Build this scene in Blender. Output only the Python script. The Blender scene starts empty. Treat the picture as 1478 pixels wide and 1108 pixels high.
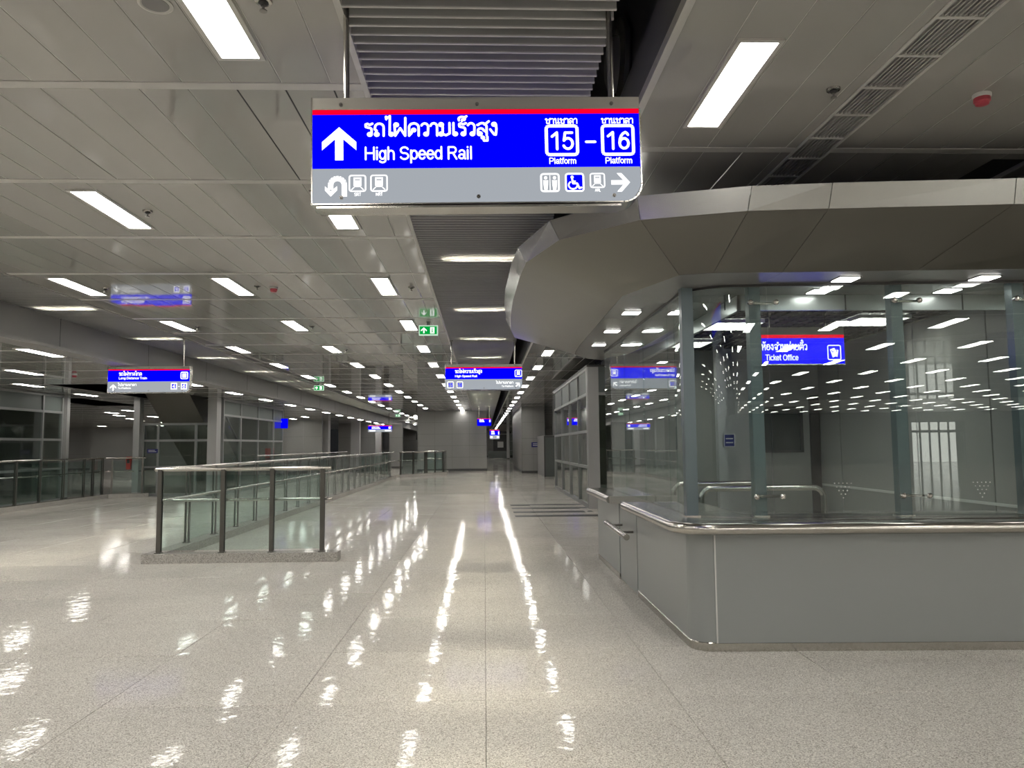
import bpy, bmesh, math, random
from mathutils import Vector, Matrix
random.seed(7)
C = bpy.context.scene.collection
S = bpy.context.scene
R = math.radians

# ------------------------------------------------------------------ camera
EYE = 1.6
FPX, CXP, CYP = 1100.0, 739.0, 554.0          # focal length and centre in pixels of the 1478 x 1108 frame
def cam_axes():
    y = Vector(((699.0-CXP)/FPX, -(643.0-CYP)/FPX, -1.0)).normalized()      # corridor direction seen from the lens
    z = Vector((-0.006, 1.0, 0.0)); z = (z - y*z.dot(y)).normalized()
    x = y.cross(z)
    return Matrix((x, y, z))                  # world = M @ camera vector
MCAM = cam_axes()
cd = bpy.data.cameras.new('camera'); cam = bpy.data.objects.new('camera', cd); C.objects.link(cam)
cd.sensor_fit = 'HORIZONTAL'; cd.sensor_width = 36.0; cd.lens = 36.0*FPX/1478.0
cd.clip_start = 0.05; cd.clip_end = 400
cam.matrix_world = Matrix.Translation((0, 0, EYE)) @ MCAM.to_4x4()
S.camera = cam
def proj(p):
    c = MCAM.transposed() @ (Vector(p)-Vector((0, 0, EYE)))
    if c.z > -0.2: return None
    return (CXP+FPX*c.x/-c.z, CYP-FPX*c.y/-c.z)

# ------------------------------------------------------------------ world, exposure
w = bpy.data.worlds.new('world'); S.world = w; w.use_nodes = True
w.node_tree.nodes['Background'].inputs[0].default_value = (0.55, 0.57, 0.6, 1)
w.node_tree.nodes['Background'].inputs[1].default_value = 0.02
S.view_settings.view_transform = 'Standard'
try: S.view_settings.look = 'None'
except Exception: pass
S.view_settings.gamma = 1.0
S.view_settings.use_curve_mapping = False
S.view_settings.exposure = 0.0
LAMP = 28.0          # radiance of the ceiling lamps
SLOTLAMP = 750.0     # tubes above the louvres
BOOTHLAMP = 14.0
DOWNLIGHT = 16.0
S.cycles.max_bounces = 7; S.cycles.diffuse_bounces = 4; S.cycles.glossy_bounces = 4
S.cycles.transparent_max_bounces = 28; S.cycles.transmission_bounces = 4
S.cycles.sample_clamp_indirect = 6.0
S.cycles.use_denoising = True
S.cycles.caustics_reflective = False; S.cycles.caustics_refractive = False

# ------------------------------------------------------------------ materials
def mat(name, col, rough=0.5, metal=0.0, spec=0.5, emit=None, es=0.0):
    m = bpy.data.materials.new(name); m.use_nodes = True
    b = m.node_tree.nodes['Principled BSDF']
    b.inputs['Base Color'].default_value = (*col, 1); b.inputs['Roughness'].default_value = rough
    b.inputs['Metallic'].default_value = metal; b.inputs['Specular IOR Level'].default_value = spec
    if emit:
        b.inputs['Emission Color'].default_value = (*emit, 1); b.inputs['Emission Strength'].default_value = es
    return m
def vary(m, scale=1.5, amt=0.12, rough_amt=0.06, stretch=(1, 1, 1), bump=0.0):
    """soft procedural variation of colour, gloss and relief"""
    nt = m.node_tree; n = nt.nodes; l = nt.links; b = n['Principled BSDF']
    g = n.new('ShaderNodeNewGeometry'); mp = n.new('ShaderNodeMapping'); mp.inputs['Scale'].default_value = stretch
    l.new(g.outputs['Position'], mp.inputs['Vector'])
    t = n.new('ShaderNodeTexNoise'); t.inputs['Scale'].default_value = scale; t.inputs['Detail'].default_value = 4
    l.new(mp.outputs[0], t.inputs['Vector'])
    c = b.inputs['Base Color'].default_value[:3]
    mx = n.new('ShaderNodeMix'); mx.data_type = 'RGBA'
    mx.inputs[6].default_value = (*[v*(1-amt) for v in c], 1); mx.inputs[7].default_value = (*[min(1, v*(1+amt)) for v in c], 1)
    l.new(t.outputs['Fac'], mx.inputs[0]); l.new(mx.outputs[2], b.inputs['Base Color'])
    r = b.inputs['Roughness'].default_value
    mr = n.new('ShaderNodeMapRange'); mr.inputs[3].default_value = max(0.01, r-rough_amt); mr.inputs[4].default_value = r+rough_amt
    l.new(t.outputs['Fac'], mr.inputs[0]); l.new(mr.outputs[0], b.inputs['Roughness'])
    if bump:
        bp = n.new('ShaderNodeBump'); bp.inputs['Strength'].default_value = bump; bp.inputs['Distance'].default_value = 0.02
        l.new(t.outputs['Fac'], bp.inputs['Height']); l.new(bp.outputs[0], b.inputs['Normal'])
    return m
def emission(name, col, s):
    m = bpy.data.materials.new(name); m.use_nodes = True; nt = m.node_tree
    nt.nodes.remove(nt.nodes['Principled BSDF'])
    e = nt.nodes.new('ShaderNodeEmission'); e.inputs[0].default_value = (*col, 1); e.inputs[1].default_value = s
    nt.links.new(e.outputs[0], nt.nodes['Material Output'].inputs[0]); return m
def glass(name, tint=(0.9, 0.96, 0.94), f0=0.05, rough=0.0, grad=None):
    """thin architectural pane: clear tinted body with angle dependent mirror reflection"""
    m = bpy.data.materials.new(name); m.use_nodes = True; nt = m.node_tree; n = nt.nodes; l = nt.links
    n.remove(n['Principled BSDF'])
    tr = n.new('ShaderNodeBsdfTransparent'); tr.inputs[0].default_value = (*tint, 1)
    gl = n.new('ShaderNodeBsdfGlossy'); gl.inputs['Roughness'].default_value = rough
    gl.inputs['Color'].default_value = (1, 1, 1, 1)
    lw = n.new('ShaderNodeLayerWeight'); lw.inputs[0].default_value = 0.5
    p = n.new('ShaderNodeMath'); p.operation = 'POWER'; p.inputs[1].default_value = 5
    mr = n.new('ShaderNodeMapRange'); mr.inputs[3].default_value = f0; mr.inputs[4].default_value = 1.0
    mx = n.new('ShaderNodeMixShader')
    l.new(lw.outputs['Facing'], p.inputs[0]); l.new(p.outputs[0], mr.inputs[0]); l.new(mr.outputs[0], mx.inputs[0])
    l.new(tr.outputs[0], mx.inputs[1]); l.new(gl.outputs[0], mx.inputs[2])
    l.new(mx.outputs[0], n['Material Output'].inputs[0]); return m

def granite(name, base, dark, light, rough):
    m = mat(name, base, rough, spec=0.016); nt = m.node_tree; n = nt.nodes; l = nt.links; b = n['Principled BSDF']
    g = n.new('ShaderNodeNewGeometry')
    v1 = n.new('ShaderNodeTexVoronoi'); v1.inputs['Scale'].default_value = 190
    t2 = n.new('ShaderNodeTexNoise'); t2.inputs['Scale'].default_value = 110; t2.inputs['Detail'].default_value = 3
    t3 = n.new('ShaderNodeTexNoise'); t3.inputs['Scale'].default_value = 0.9; t3.inputs['Detail'].default_value = 4
    for t in (v1, t2, t3): l.new(g.outputs['Position'], t.inputs['Vector'])
    r1 = n.new('ShaderNodeValToRGB')
    e = r1.color_ramp.elements; e[0].position = 0.12; e[0].color = (*dark, 1); e[1].position = 0.85; e[1].color = (*light, 1)
    k = e.new(0.34); k.color = (*base, 1); k = e.new(0.6); k.color = (*[0.5*(a+c) for a, c in zip(base, light)], 1)
    sp = n.new('ShaderNodeSeparateColor'); l.new(v1.outputs['Color'], sp.inputs[0])
    l.new(sp.outputs[0], r1.inputs[0])
    r2 = n.new('ShaderNodeMapRange'); r2.inputs[1].default_value = 0.35; r2.inputs[2].default_value = 0.65
    r2.inputs[3].default_value = 0.78; r2.inputs[4].default_value = 1.14; l.new(t2.outputs['Fac'], r2.inputs[0])
    r3 = n.new('ShaderNodeMapRange'); r3.inputs[1].default_value = 0.3; r3.inputs[2].default_value = 0.7
    r3.inputs[3].default_value = 0.93; r3.inputs[4].default_value = 1.06; l.new(t3.outputs['Fac'], r3.inputs[0])
    mu = n.new('ShaderNodeMath'); mu.operation = 'MULTIPLY'; l.new(r2.outputs[0], mu.inputs[0]); l.new(r3.outputs[0], mu.inputs[1])
    oi = n.new('ShaderNodeObjectInfo'); ro = n.new('ShaderNodeMapRange'); ro.inputs[3].default_value = 0.97; ro.inputs[4].default_value = 1.03
    l.new(oi.outputs['Random'], ro.inputs[0])
    mu2 = n.new('ShaderNodeMath'); mu2.operation = 'MULTIPLY'; l.new(mu.outputs[0], mu2.inputs[0]); l.new(ro.outputs[0], mu2.inputs[1])
    vm = n.new('ShaderNodeVectorMath'); vm.operation = 'SCALE'; l.new(r1.outputs[0], vm.inputs[0]); l.new(mu2.outputs[0], vm.inputs['Scale'])
    l.new(vm.outputs[0], b.inputs['Base Color'])
    t4 = n.new('ShaderNodeTexNoise'); t4.inputs['Scale'].default_value = 7.0; t4.inputs['Detail'].default_value = 3
    l.new(g.outputs['Position'], t4.inputs['Vector'])
    # polish is uneven: small mirror-like patches in a duller ground
    t5 = n.new('ShaderNodeTexNoise'); t5.inputs['Scale'].default_value = 70.0; t5.inputs['Detail'].default_value = 2; t5.inputs['Roughness'].default_value = 0.7
    l.new(g.outputs['Position'], t5.inputs['Vector'])
    r5 = n.new('ShaderNodeMapRange'); r5.inputs[1].default_value = 0.44; r5.inputs[2].default_value = 0.54
    r5.inputs[3].default_value = min(0.6, rough*0.5); r5.inputs[4].default_value = rough*0.2
    l.new(t5.outputs['Fac'], r5.inputs[0]); l.new(r5.outputs[0], b.inputs['Roughness'])
    bp = n.new('ShaderNodeBump'); bp.inputs['Strength'].default_value = 0.10; bp.inputs['Distance'].default_value = 0.02
    l.new(t4.outputs['Fac'], bp.inputs['Height']); l.new(bp.outputs[0], b.inputs['Normal'])
    return m

M = {}
M['floor'] = granite('polished_granite', (0.61, 0.585, 0.54), (0.37, 0.345, 0.31), (0.79, 0.76, 0.705), 0.10)
M['joint'] = mat('floor_joint', (0.26, 0.24, 0.21), 0.8)
M['dark_strip'] = mat('dark_floor_strip', (0.03, 0.03, 0.03), 0.45, spec=0.12)
M['kerb'] = granite('kerb_granite', (0.43, 0.415, 0.385), (0.22, 0.205, 0.19), (0.58, 0.56, 0.52), 0.3)
M['panel'] = vary(mat('painted_ceiling_panel', (0.375, 0.365, 0.342), 0.03, spec=0.5), 0.7, 0.04, 0.008)
M['rib'] = mat('ceiling_rib', (0.56, 0.55, 0.52), 0.3)
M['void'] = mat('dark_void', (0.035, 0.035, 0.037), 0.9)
M['slat'] = vary(mat('louvre_slat', (0.36, 0.36, 0.355), 0.45), 2, 0.05, 0.05)
M['slatlip'] = mat('louvre_lip', (0.55, 0.55, 0.54), 0.35)
M['fascia'] = vary(mat('grey_fascia', (0.14, 0.14, 0.145), 0.6, spec=0.25), 1.0, 0.06, 0.06)
M['recess'] = mat('dark_recess', (0.07, 0.07, 0.072), 0.6)
M['bulk'] = vary(mat('bulkhead_metal', (0.25, 0.245, 0.24), 0.5, spec=0.35), 0.5, 0.06, 0.05)
M['wall'] = vary(mat('grey_wall_panel', (0.235, 0.233, 0.228), 0.42), 0.6, 0.05, 0.05)
M['walldark'] = vary(mat('dark_wall_panel', (0.31, 0.31, 0.295), 0.35), 0.6, 0.07, 0.05)
M['skirt'] = mat('dark_skirting', (0.06, 0.06, 0.06), 0.4)
M['alu'] = vary(mat('aluminium_frame', (0.30, 0.31, 0.305), 0.38, metal=0.4), 3, 0.05, 0.05)
M['column'] = vary(mat('column_cladding', (0.42, 0.42, 0.415), 0.35, metal=0.3), 1.5, 0.06, 0.05)
M['steel'] = vary(mat('brushed_stainless', (0.56, 0.54, 0.50), 0.2, metal=1.0), 6, 0.06, 0.07, (1, 1, 8))
M['steeldark'] = vary(mat('dark_stainless', (0.24, 0.23, 0.215), 0.3, metal=0.9), 6, 0.08, 0.07, (1, 1, 8))
M['railpost'] = vary(mat('railing_post_steel', (0.15, 0.145, 0.132), 0.3, metal=0.8), 6, 0.08, 0.05)
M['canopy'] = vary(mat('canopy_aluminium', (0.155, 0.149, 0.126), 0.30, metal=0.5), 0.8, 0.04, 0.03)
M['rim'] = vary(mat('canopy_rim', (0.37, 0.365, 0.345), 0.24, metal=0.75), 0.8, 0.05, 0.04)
M['soffit'] = vary(mat('soffit_metal', (0.26, 0.255, 0.245), 0.25, metal=0.3), 0.8, 0.06, 0.05)
M['drop'] = vary(mat('soffit_drop_metal', (0.42, 0.43, 0.425), 0.3, metal=0.5), 0.8, 0.06, 0.05)
M['counter'] = vary(mat('counter_cladding', (0.292, 0.308, 0.302), 0.3, metal=0.1), 0.7, 0.05, 0.05)
M['seam'] = mat('light_seam', (0.62, 0.62, 0.60), 0.4)
M['post'] = mat('blue_grey_post', (0.125, 0.165, 0.18), 0.3, metal=0.2)
M['grid'] = mat('grid_ceiling', (0.09, 0.09, 0.088), 0.5)
M['white'] = mat('white_plastic', (0.62, 0.62, 0.6), 0.4)
M['red'] = mat('red_plastic', (0.45, 0.06, 0.085), 0.4)
M['redbright'] = mat('red_paint', (0.6, 0.04, 0.03), 0.4)
M['black'] = mat('black_plastic', (0.02, 0.02, 0.02), 0.4)
M['truss'] = vary(mat('escalator_cladding', (0.24, 0.225, 0.20), 0.3, metal=0.4), 1.2, 0.1, 0.05)
M['doorm'] = mat('green_grey_door', (0.11, 0.125, 0.12), 0.4)
M['signsilver'] = vary(mat('sign_housing', (0.46, 0.44, 0.40), 0.35, metal=0.5), 2, 0.05, 0.04)
M['yellow'] = mat('yellow_paint', (0.55, 0.42, 0.03), 0.5)
M['glass'] = glass('clear_booth_glass', (0.88, 0.93, 0.92), 0.055)
M['railglass'] = glass('balustrade_glass', (0.88, 0.945, 0.93), 0.045)
M['hallglass'] = glass('enclosure_glass', (0.78, 0.84, 0.81), 0.06)
M['frost'] = mat('frosted_pane', (0.11, 0.13, 0.124), 0.5)
M['darkpane'] = mat('dark_window_pane', (0.07, 0.08, 0.076), 0.1)
M['hole'] = mat('frosted_dot', (0.6, 0.62, 0.6), 0.4)
M['lamp'] = emission('lamp_diffuser', (1.0, 0.965, 0.90), LAMP)
M['slotlamp'] = emission('slot_tube', (1.0, 0.93, 0.74), SLOTLAMP)
M['boothlamp'] = emission('booth_tube', (1.0, 0.97, 0.9), BOOTHLAMP)
M['down'] = emission('downlight_lens', (1.0, 0.97, 0.92), DOWNLIGHT)
M['sblue'] = emission('sign_blue', (0.0, 0.0, 1.0), 1.3)
M['sred'] = emission('sign_red', (1.0, 0.0, 0.025), 1.0)
M['sgrey'] = emission('sign_grey', (0.40, 0.43, 0.47), 0.95)
M['swhite'] = emission('sign_white', (1.0, 1.0, 1.0), 1.5)
M['sgreen'] = emission('exit_green', (0.0, 0.36, 0.05), 1.0)
M['spale'] = emission('exit_pale', (0.62, 0.85, 0.66), 0.9)
M['plateblue'] = mat('blue_sign_plate', (0.02, 0.025, 0.16), 0.4)
M['platewhite'] = mat('white_print', (0.6, 0.6, 0.62), 0.4)
M['daylit'] = emission('lit_room', (0.95, 0.95, 0.86), 4.0)

# ------------------------------------------------------------------ mesh helpers
class MB:
    def __init__(s): s.v = []; s.f = []; s.mi = []; s.sm = []
    def poly(s, pts, k=0, smooth=False):
        i = len(s.v); s.v += [tuple(p) for p in pts]; s.f.append(tuple(range(i, i+len(pts)))); s.mi.append(k); s.sm.append(smooth)
    def box(s, x0, x1, y0, y1, z0, z1, k=0, kb=None):
        i = len(s.v)
        s.v += [(x0, y0, z0), (x1, y0, z0), (x1, y1, z0), (x0, y1, z0), (x0, y0, z1), (x1, y0, z1), (x1, y1, z1), (x0, y1, z1)]
        for n, f in enumerate(((0, 3, 2, 1), (4, 5, 6, 7), (0, 1, 5, 4), (1, 2, 6, 5), (2, 3, 7, 6), (3, 0, 4, 7))):
            s.f.append(tuple(i+a for a in f)); s.mi.append(kb if (kb is not None and n == 0) else k); s.sm.append(False)
        return s
    def obox(s, c, ax, ay, az, hx, hy, hz, k=0):
        i = len(s.v); c = Vector(c)
        for sz in (-1, 1):
            for sx, sy in ((-1, -1), (1, -1), (1, 1), (-1, 1)):
                s.v.append(tuple(c+ax*hx*sx+ay*hy*sy+az*hz*sz))
        for f in ((0, 3, 2, 1), (4, 5, 6, 7), (0, 1, 5, 4), (1, 2, 6, 5), (2, 3, 7, 6), (3, 0, 4, 7)):
            s.f.append(tuple(i+a for a in f)); s.mi.append(k); s.sm.append(False)
        return s
    def tube(s, pts, r, n=10, k=0, cap=True, radii=None):
        pts = [Vector(p) for p in pts]; rings = []
        up = None
        for j, p in enumerate(pts):
            d = (pts[min(j+1, len(pts)-1)]-pts[max(j-1, 0)]).normalized()
            if up is None:
                up = d.cross(Vector((0.31, 0.17, 0.93))); up = up.normalized() if up.length > 1e-4 else d.orthogonal().normalized()
            a = (up-d*up.dot(d)).normalized(); b = d.cross(a); up = a
            rr = radii[j] if radii else r
            i = len(s.v); rings.append(i)
            for q in range(n):
                t = 2*math.pi*q/n; s.v.append(tuple(p+a*rr*math.cos(t)+b*rr*math.sin(t)))
        for j in range(len(rings)-1):
            for q in range(n):
                s.f.append((rings[j]+q, rings[j]+(q+1) % n, rings[j+1]+(q+1) % n, rings[j+1]+q)); s.mi.append(k); s.sm.append(True)
        if cap:
            s.f.append(tuple(rings[0]+q for q in reversed(range(n)))); s.mi.append(k); s.sm.append(False)
            s.f.append(tuple(rings[-1]+q for q in range(n))); s.mi.append(k); s.sm.append(False)
        return s
    def lathe(s, prof, axis='Z', n=24, c=(0, 0, 0), k=0):
        rings = []
        for r, h in prof:
            i = len(s.v); rings.append(i)
            for q in range(n):
                t = 2*math.pi*q/n; a, b = r*math.cos(t), r*math.sin(t)
                p = (a, b, h) if axis == 'Z' else ((h, a, b) if axis == 'X' else (a, h, b))
                s.v.append((p[0]+c[0], p[1]+c[1], p[2]+c[2]))
        for j in range(len(rings)-1):
            for q in range(n):
                s.f.append((rings[j]+q, rings[j]+(q+1) % n, rings[j+1]+(q+1) % n, rings[j+1]+q)); s.mi.append(k); s.sm.append(True)
        s.f.append(tuple(rings[0]+q for q in reversed(range(n)))); s.mi.append(k); s.sm.append(False)
        s.f.append(tuple(rings[-1]+q for q in range(n))); s.mi.append(k); s.sm.append(False)
        return s
    def sweep(s, path, prof, k=0, closed=True, smooth=True):
        """path: (x, y, nx, ny); prof: (offset along normal, z), closed loop"""
        rings = []
        for x, y, nx, ny in path:
            rings.append(len(s.v)); s.v += [(x+nx*o, y+ny*o, z) for o, z in prof]
        m = len(prof)
        for j in range(len(rings)-1):
            for q in range(m if closed else m-1):
                s.f.append((rings[j]+q, rings[j]+(q+1) % m, rings[j+1]+(q+1) % m, rings[j+1]+q)); s.mi.append(k); s.sm.append(smooth)
        if closed:
            s.f.append(tuple(rings[0]+q for q in range(m))); s.mi.append(k); s.sm.append(False)
            s.f.append(tuple(rings[-1]+q for q in reversed(range(m)))); s.mi.append(k); s.sm.append(False)
        return s
    def mesh(s, name, mats):
        me = bpy.data.meshes.new(name); me.from_pydata(s.v, [], s.f)
        if not isinstance(mats, (list, tuple)): mats = [mats]
        for m in mats: me.materials.append(m)
        me.polygons.foreach_set('material_index', s.mi); me.polygons.foreach_set('use_smooth', s.sm)
        bm = bmesh.new(); bm.from_mesh(me); bmesh.ops.recalc_face_normals(bm, faces=bm.faces); bm.to_mesh(me); bm.free()
        me.update()
        if any(s.sm): me.set_sharp_from_angle(angle=R(38))
        return me
def link(name, me, parent=None, loc=(0, 0, 0), rot=(0, 0, 0)):
    o = bpy.data.objects.new(name, me); C.objects.link(o); o.location = loc; o.rotation_euler = rot
    if parent is not None: o.parent = parent
    return o
def part(name, mb, m, parent=None, loc=(0, 0, 0), rot=(0, 0, 0)):
    return link(name, mb.mesh(name, m), parent, loc, rot)
def tag(o, label, cat, group=None):
    o['label'] = label; o['category'] = cat
    if group: o['group'] = group
    return o
def thing(name, label, cat, loc=(0, 0, 0), rz=0.0, group=None):
    o = bpy.data.objects.new(name, None); C.objects.link(o); o.location = loc; o.rotation_euler = (0, 0, rz)
    o.empty_display_size = 0.1
    return tag(o, label, cat, group)
def struct(o, label=None):
    o['kind'] = 'structure'
    if label: o['label'] = label
    return o
def sempty(name, label=None):
    o = bpy.data.objects.new(name, None); C.objects.link(o); return struct(o, label)
def copy_tree(o, parent=None):
    c = o.copy(); C.objects.link(c)
    if parent is not None: c.parent = parent
    for ch in list(o.children): copy_tree(ch, c)
    return c
ORD = ['first', 'second', 'third', 'fourth', 'fifth', 'sixth', 'seventh', 'eighth', 'ninth', 'tenth', 'eleventh', 'twelfth', 'thirteenth',
       'fourteenth', 'fifteenth', 'sixteenth', 'seventeenth', 'eighteenth', 'nineteenth', 'twentieth']
def nth(i): return ORD[i] if i < len(ORD) else 'farther'
def inframe(p, m=0):
    q = proj(p); return q is not None and -m < q[0] < 1478+m and -m < q[1] < 1108+m

# ------------------------------------------------------------------ floor
ZC, ZL = 3.85, 3.3            # main ceiling, lower ceiling on the left
floor = struct(part('floor', MB().box(-46, 38, -50, 130, -0.3, -0.012), M['joint']), 'polished speckled grey granite floor of the concourse')
T = 1.2
tiles = []
for i in range(-36, 30):
    for j in range(-44, 100):
        cx, cy = (i+0.5)*T, 4.95+(j-0.5)*T
        q = proj((cx, cy, 0)) if cy > 1.5 else None
        vis = q is not None and -60 < q[0] < 1538 and q[1] < 1250
        tiles.append((0 if vis else 1, cx*cx+cy*cy, cx, cy))
tiles.sort()
tm = MB(); h = T/2-0.0013
b = h-0.002
tm.poly([(-b, -b, 0), (b, -b, 0), (b, b, 0), (-b, b, 0)])
for (x0, y0), (x1, y1) in (((-1, -1), (1, -1)), ((1, -1), (1, 1)), ((1, 1), (-1, 1)), ((-1, 1), (-1, -1))):
    tm.poly([(x0*h, y0*h, -0.003), (x1*h, y1*h, -0.003), (x1*b, y1*b, 0), (x0*b, y0*b, 0)])
    tm.poly([(x0*h, y0*h, -0.02), (x1*h, y1*h, -0.02), (x1*h, y1*h, -0.003), (x0*h, y0*h, -0.003)])
tme = tm.mesh('floor_tile', M['floor'])
rest = MB()
for n, (v, d, cx, cy) in enumerate(tiles):
    tx, ty = random.gauss(0, 0.0022), random.gauss(0, 0.0022)
    if n < 300:
        link('floor_tile', tme, floor, (cx, cy, 0), (tx, ty, 0))
    else:
        rest.poly([(cx+sx*h, cy+sy*h, sy*h*tx-sx*h*ty) for sx, sy in ((-1, -1), (1, -1), (1, 1), (-1, 1))])
o = part('floor_tiling', rest, M['floor'], floor); o['kind'] = 'stuff'
for k, y in enumerate((17.45, 18.5, 19.6, 20.7)):
    part('floor_strip', MB().box(0.69, 2.60, y-0.2, y+0.2, -0.008, 0.0025), M['dark_strip'], floor)  # flat dark strips laid across the floor

# ------------------------------------------------------------------ ceilings
PX, BAY = 0.303, 1.735
bands = [4.65+BAY*k for k in range(-20, 68)]
def ceiling(label, x0, x1, xref, z, ylo, yhi, holes=(), keep=300, name='ceiling', bands=bands):
    root = sempty(name, label)
    xs = [x0]; k = math.floor((x0-xref)/PX)
    while True:
        k += 1; x = xref+PX*k
        if x <= x0+0.04: continue
        if x >= x1-0.04: break
        xs.append(x)
    xs.append(x1)
    rects = []
    for j in range(len(bands)-1):
        ya, yb = bands[j]+0.046, bands[j+1]-0.046
        if yb < ylo or ya > yhi: continue
        for i in range(len(xs)-1):
            xa, xb = xs[i]+0.0035, xs[i+1]-0.0035
            rects += [r for r in cut((xa, xb, ya, yb), holes)]
    rects.sort(key=lambda r: (0 if any(inframe((x, y, z), 40) for x in r[:2] for y in r[2:]) else 1, ((r[0]+r[1])/2)**2+((r[2]+r[3])/2)**2))
    cache = {}; st = MB()
    for n, (xa, xb, ya, yb) in enumerate(rects):
        if n < keep:
            key = (round(xb-xa, 3), round(yb-ya, 3))
            if key not in cache:
                a, c = (xb-xa)/2, (yb-ya)/2; m = MB(); e = 0.003
                m.poly([(-a+e, -c+e, 0), (a-e, -c+e, 0), (a-e, c-e, 0), (-a+e, c-e, 0)])
                for (p, q), (r, s) in (((-1, -1), (1, -1)), ((1, -1), (1, 1)), ((1, 1), (-1, 1)), ((-1, 1), (-1, -1))):
                    m.poly([(p*a, q*c, 0.002), (r*a, s*c, 0.002), (r*(a-e), s*(c-e), 0), (p*(a-e), q*(c-e), 0)])
                    m.poly([(p*a, q*c, 0.005), (r*a, s*c, 0.005), (r*a, s*c, 0.002), (p*a, q*c, 0.002)])
                cache[key] = m.mesh('ceiling_panel', M['panel'])
            link('ceiling_panel', cache[key], root, ((xa+xb)/2, (ya+yb)/2, z), (random.gauss(0, 0.0009), random.gauss(0, 0.002), 0))
        else:
            st.poly([(xa, ya, z), (xb, ya, z), (xb, yb, z), (xa, yb, z)])
    if st.f:
        o = part('ceiling_panelling', st, M['panel'], root); o['kind'] = 'stuff'
    n = 0
    rb = MB()
    for y in bands:
        if y < ylo or y > yhi: continue
        for r in cut((x0, x1, y-0.043, y+0.043), holes):
            m = MB().box(r[0], r[1], r[2], r[3], z-0.003, z+0.03)
            if y > 0 and y < 45: part('cross_rib', m, M['rib'], root)
            else: rb.box(r[0], r[1], r[2], r[3], z-0.003, z+0.03)
    if rb.f:
        o = part('cross_ribs_far', rb, M['rib'], root); o.name = 'cross_ribbing'; o['kind'] = 'stuff'
    sl = MB()
    for r in cut((x0, x1, ylo, yhi), holes): sl.box(r[0], r[1], r[2], r[3], z+0.004, z+0.03)
    part('backing_sheet', sl, M['rib'], root)
    return root
def cut(r, holes):
    out = [r]
    for hx0, hx1, hy0, hy1 in holes:
        nxt = []
        for a, b, c, d in out:
            if b <= hx0 or a >= hx1 or d <= hy0 or c >= hy1: nxt.append((a, b, c, d)); continue
            if a < hx0: nxt.append((a, hx0, c, d))
            if b > hx1: nxt.append((hx1, b, c, d))
            m0, m1 = max(a, hx0), min(b, hx1)
            if c < hy0: nxt.append((m0, m1, c, hy0))
            if d > hy1: nxt.append((m0, m1, hy1, d))
        out = [q for q in nxt if q[1]-q[0] > 0.02 and q[3]-q[2] > 0.02]
    return out
SLL, SLR = -0.715, 0.70        # central slot slats
FX = 1.05                     # fascia right of the slot
LSR, LSL = -6.12, -7.30       # left slot
GR0, GR1 = 2.40, 2.70         # air grille strip in the right ceiling
BLK = (4.09, 4.42, 5.80, 6.9)
H1 = (-11.6, -9.3, 20.3, 27.2); H2 = (-15.4, -13.5, 26.0, 31.0)
cl0 = ceiling('glossy grey metal panel ceiling between the two louvre slots', LSR, SLL-0.03, -1.24, ZC, -24, 112)
for x in (-1.543, -1.24, -0.937): part('open_joint', MB().box(x-0.0045, x+0.0045, 4.70, 6.34, ZC-0.0005, ZC+0.003), M['void'], cl0)
ceiling('glossy grey metal panel ceiling right of the central slot', FX+0.03, 36, 1.41, ZC, -48, 112, holes=((GR0, GR1, 1.0, 7.6), BLK), keep=160, name='ceiling', bands=[5.63+2*BAY*k for k in range(-10, 34)])
ceiling('lower grey metal panel ceiling left of the bulkhead', -44, LSL+0.1, -7.62, ZL, -24, 75, holes=(H1, H2), keep=300, name='ceiling')
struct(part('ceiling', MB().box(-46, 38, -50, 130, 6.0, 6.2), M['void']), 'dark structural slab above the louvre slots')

# edge trims and slot sides
def trim(name, mb, m, label): return struct(part(name, mb, m), label)
trim('trim_1', MB().box(SLL-0.035, SLL, -24, 112, ZC-0.012, ZC+0.10), M['rib'], 'pale edge trim along the left side of the central slot')
trim('trim_2', MB().box(FX-0.012, FX+0.035, -24, 112, ZC-0.012, ZC+0.05), M['rib'], 'pale edge trim along the right side of the central slot')
trim('trim_3', MB().box(LSR, LSR+0.035, -24, 112, ZC-0.012, ZC+0.10), M['panel'], 'edge trim along the left louvre slot')
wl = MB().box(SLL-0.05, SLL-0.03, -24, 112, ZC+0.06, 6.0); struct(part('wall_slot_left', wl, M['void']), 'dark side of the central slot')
wr = MB().box(FX+0.0, FX+0.02, -24, 112, ZC+0.03, 4.22); wr.box(FX+0.0, FX+0.32, -24, 112, 4.21, 4.24)
struct(part('trim_4', wr, M['fascia']), 'grey fascia strip right of the central slot')
struct(part('wall_slot_right', MB().box(1.34, 1.36, -24, 112, 4.22, 6.0), M['recess']), 'dark recessed wall above the fascia')
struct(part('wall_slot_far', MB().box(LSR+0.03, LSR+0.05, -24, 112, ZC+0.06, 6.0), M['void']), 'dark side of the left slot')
bk = MB().box(LSL-0.25, LSL, -24, 112, ZL-0.02, 6.0); bk.box(LSL, LSL+0.14, -24, 112, ZL-0.02, ZL+0.03)
bulk = struct(part('wall_bulkhead', bk, M['bulk']), 'grey metal bulkhead between the left slot and the lower ceiling')
for k in range(28):
    y = 2.9+BAY*2*k
    part('bulkhead_seam', MB().box(LSL, LSL+0.004, y-0.006, y+0.006, ZL+0.03, ZC), M['skirt'], bulk)

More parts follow.
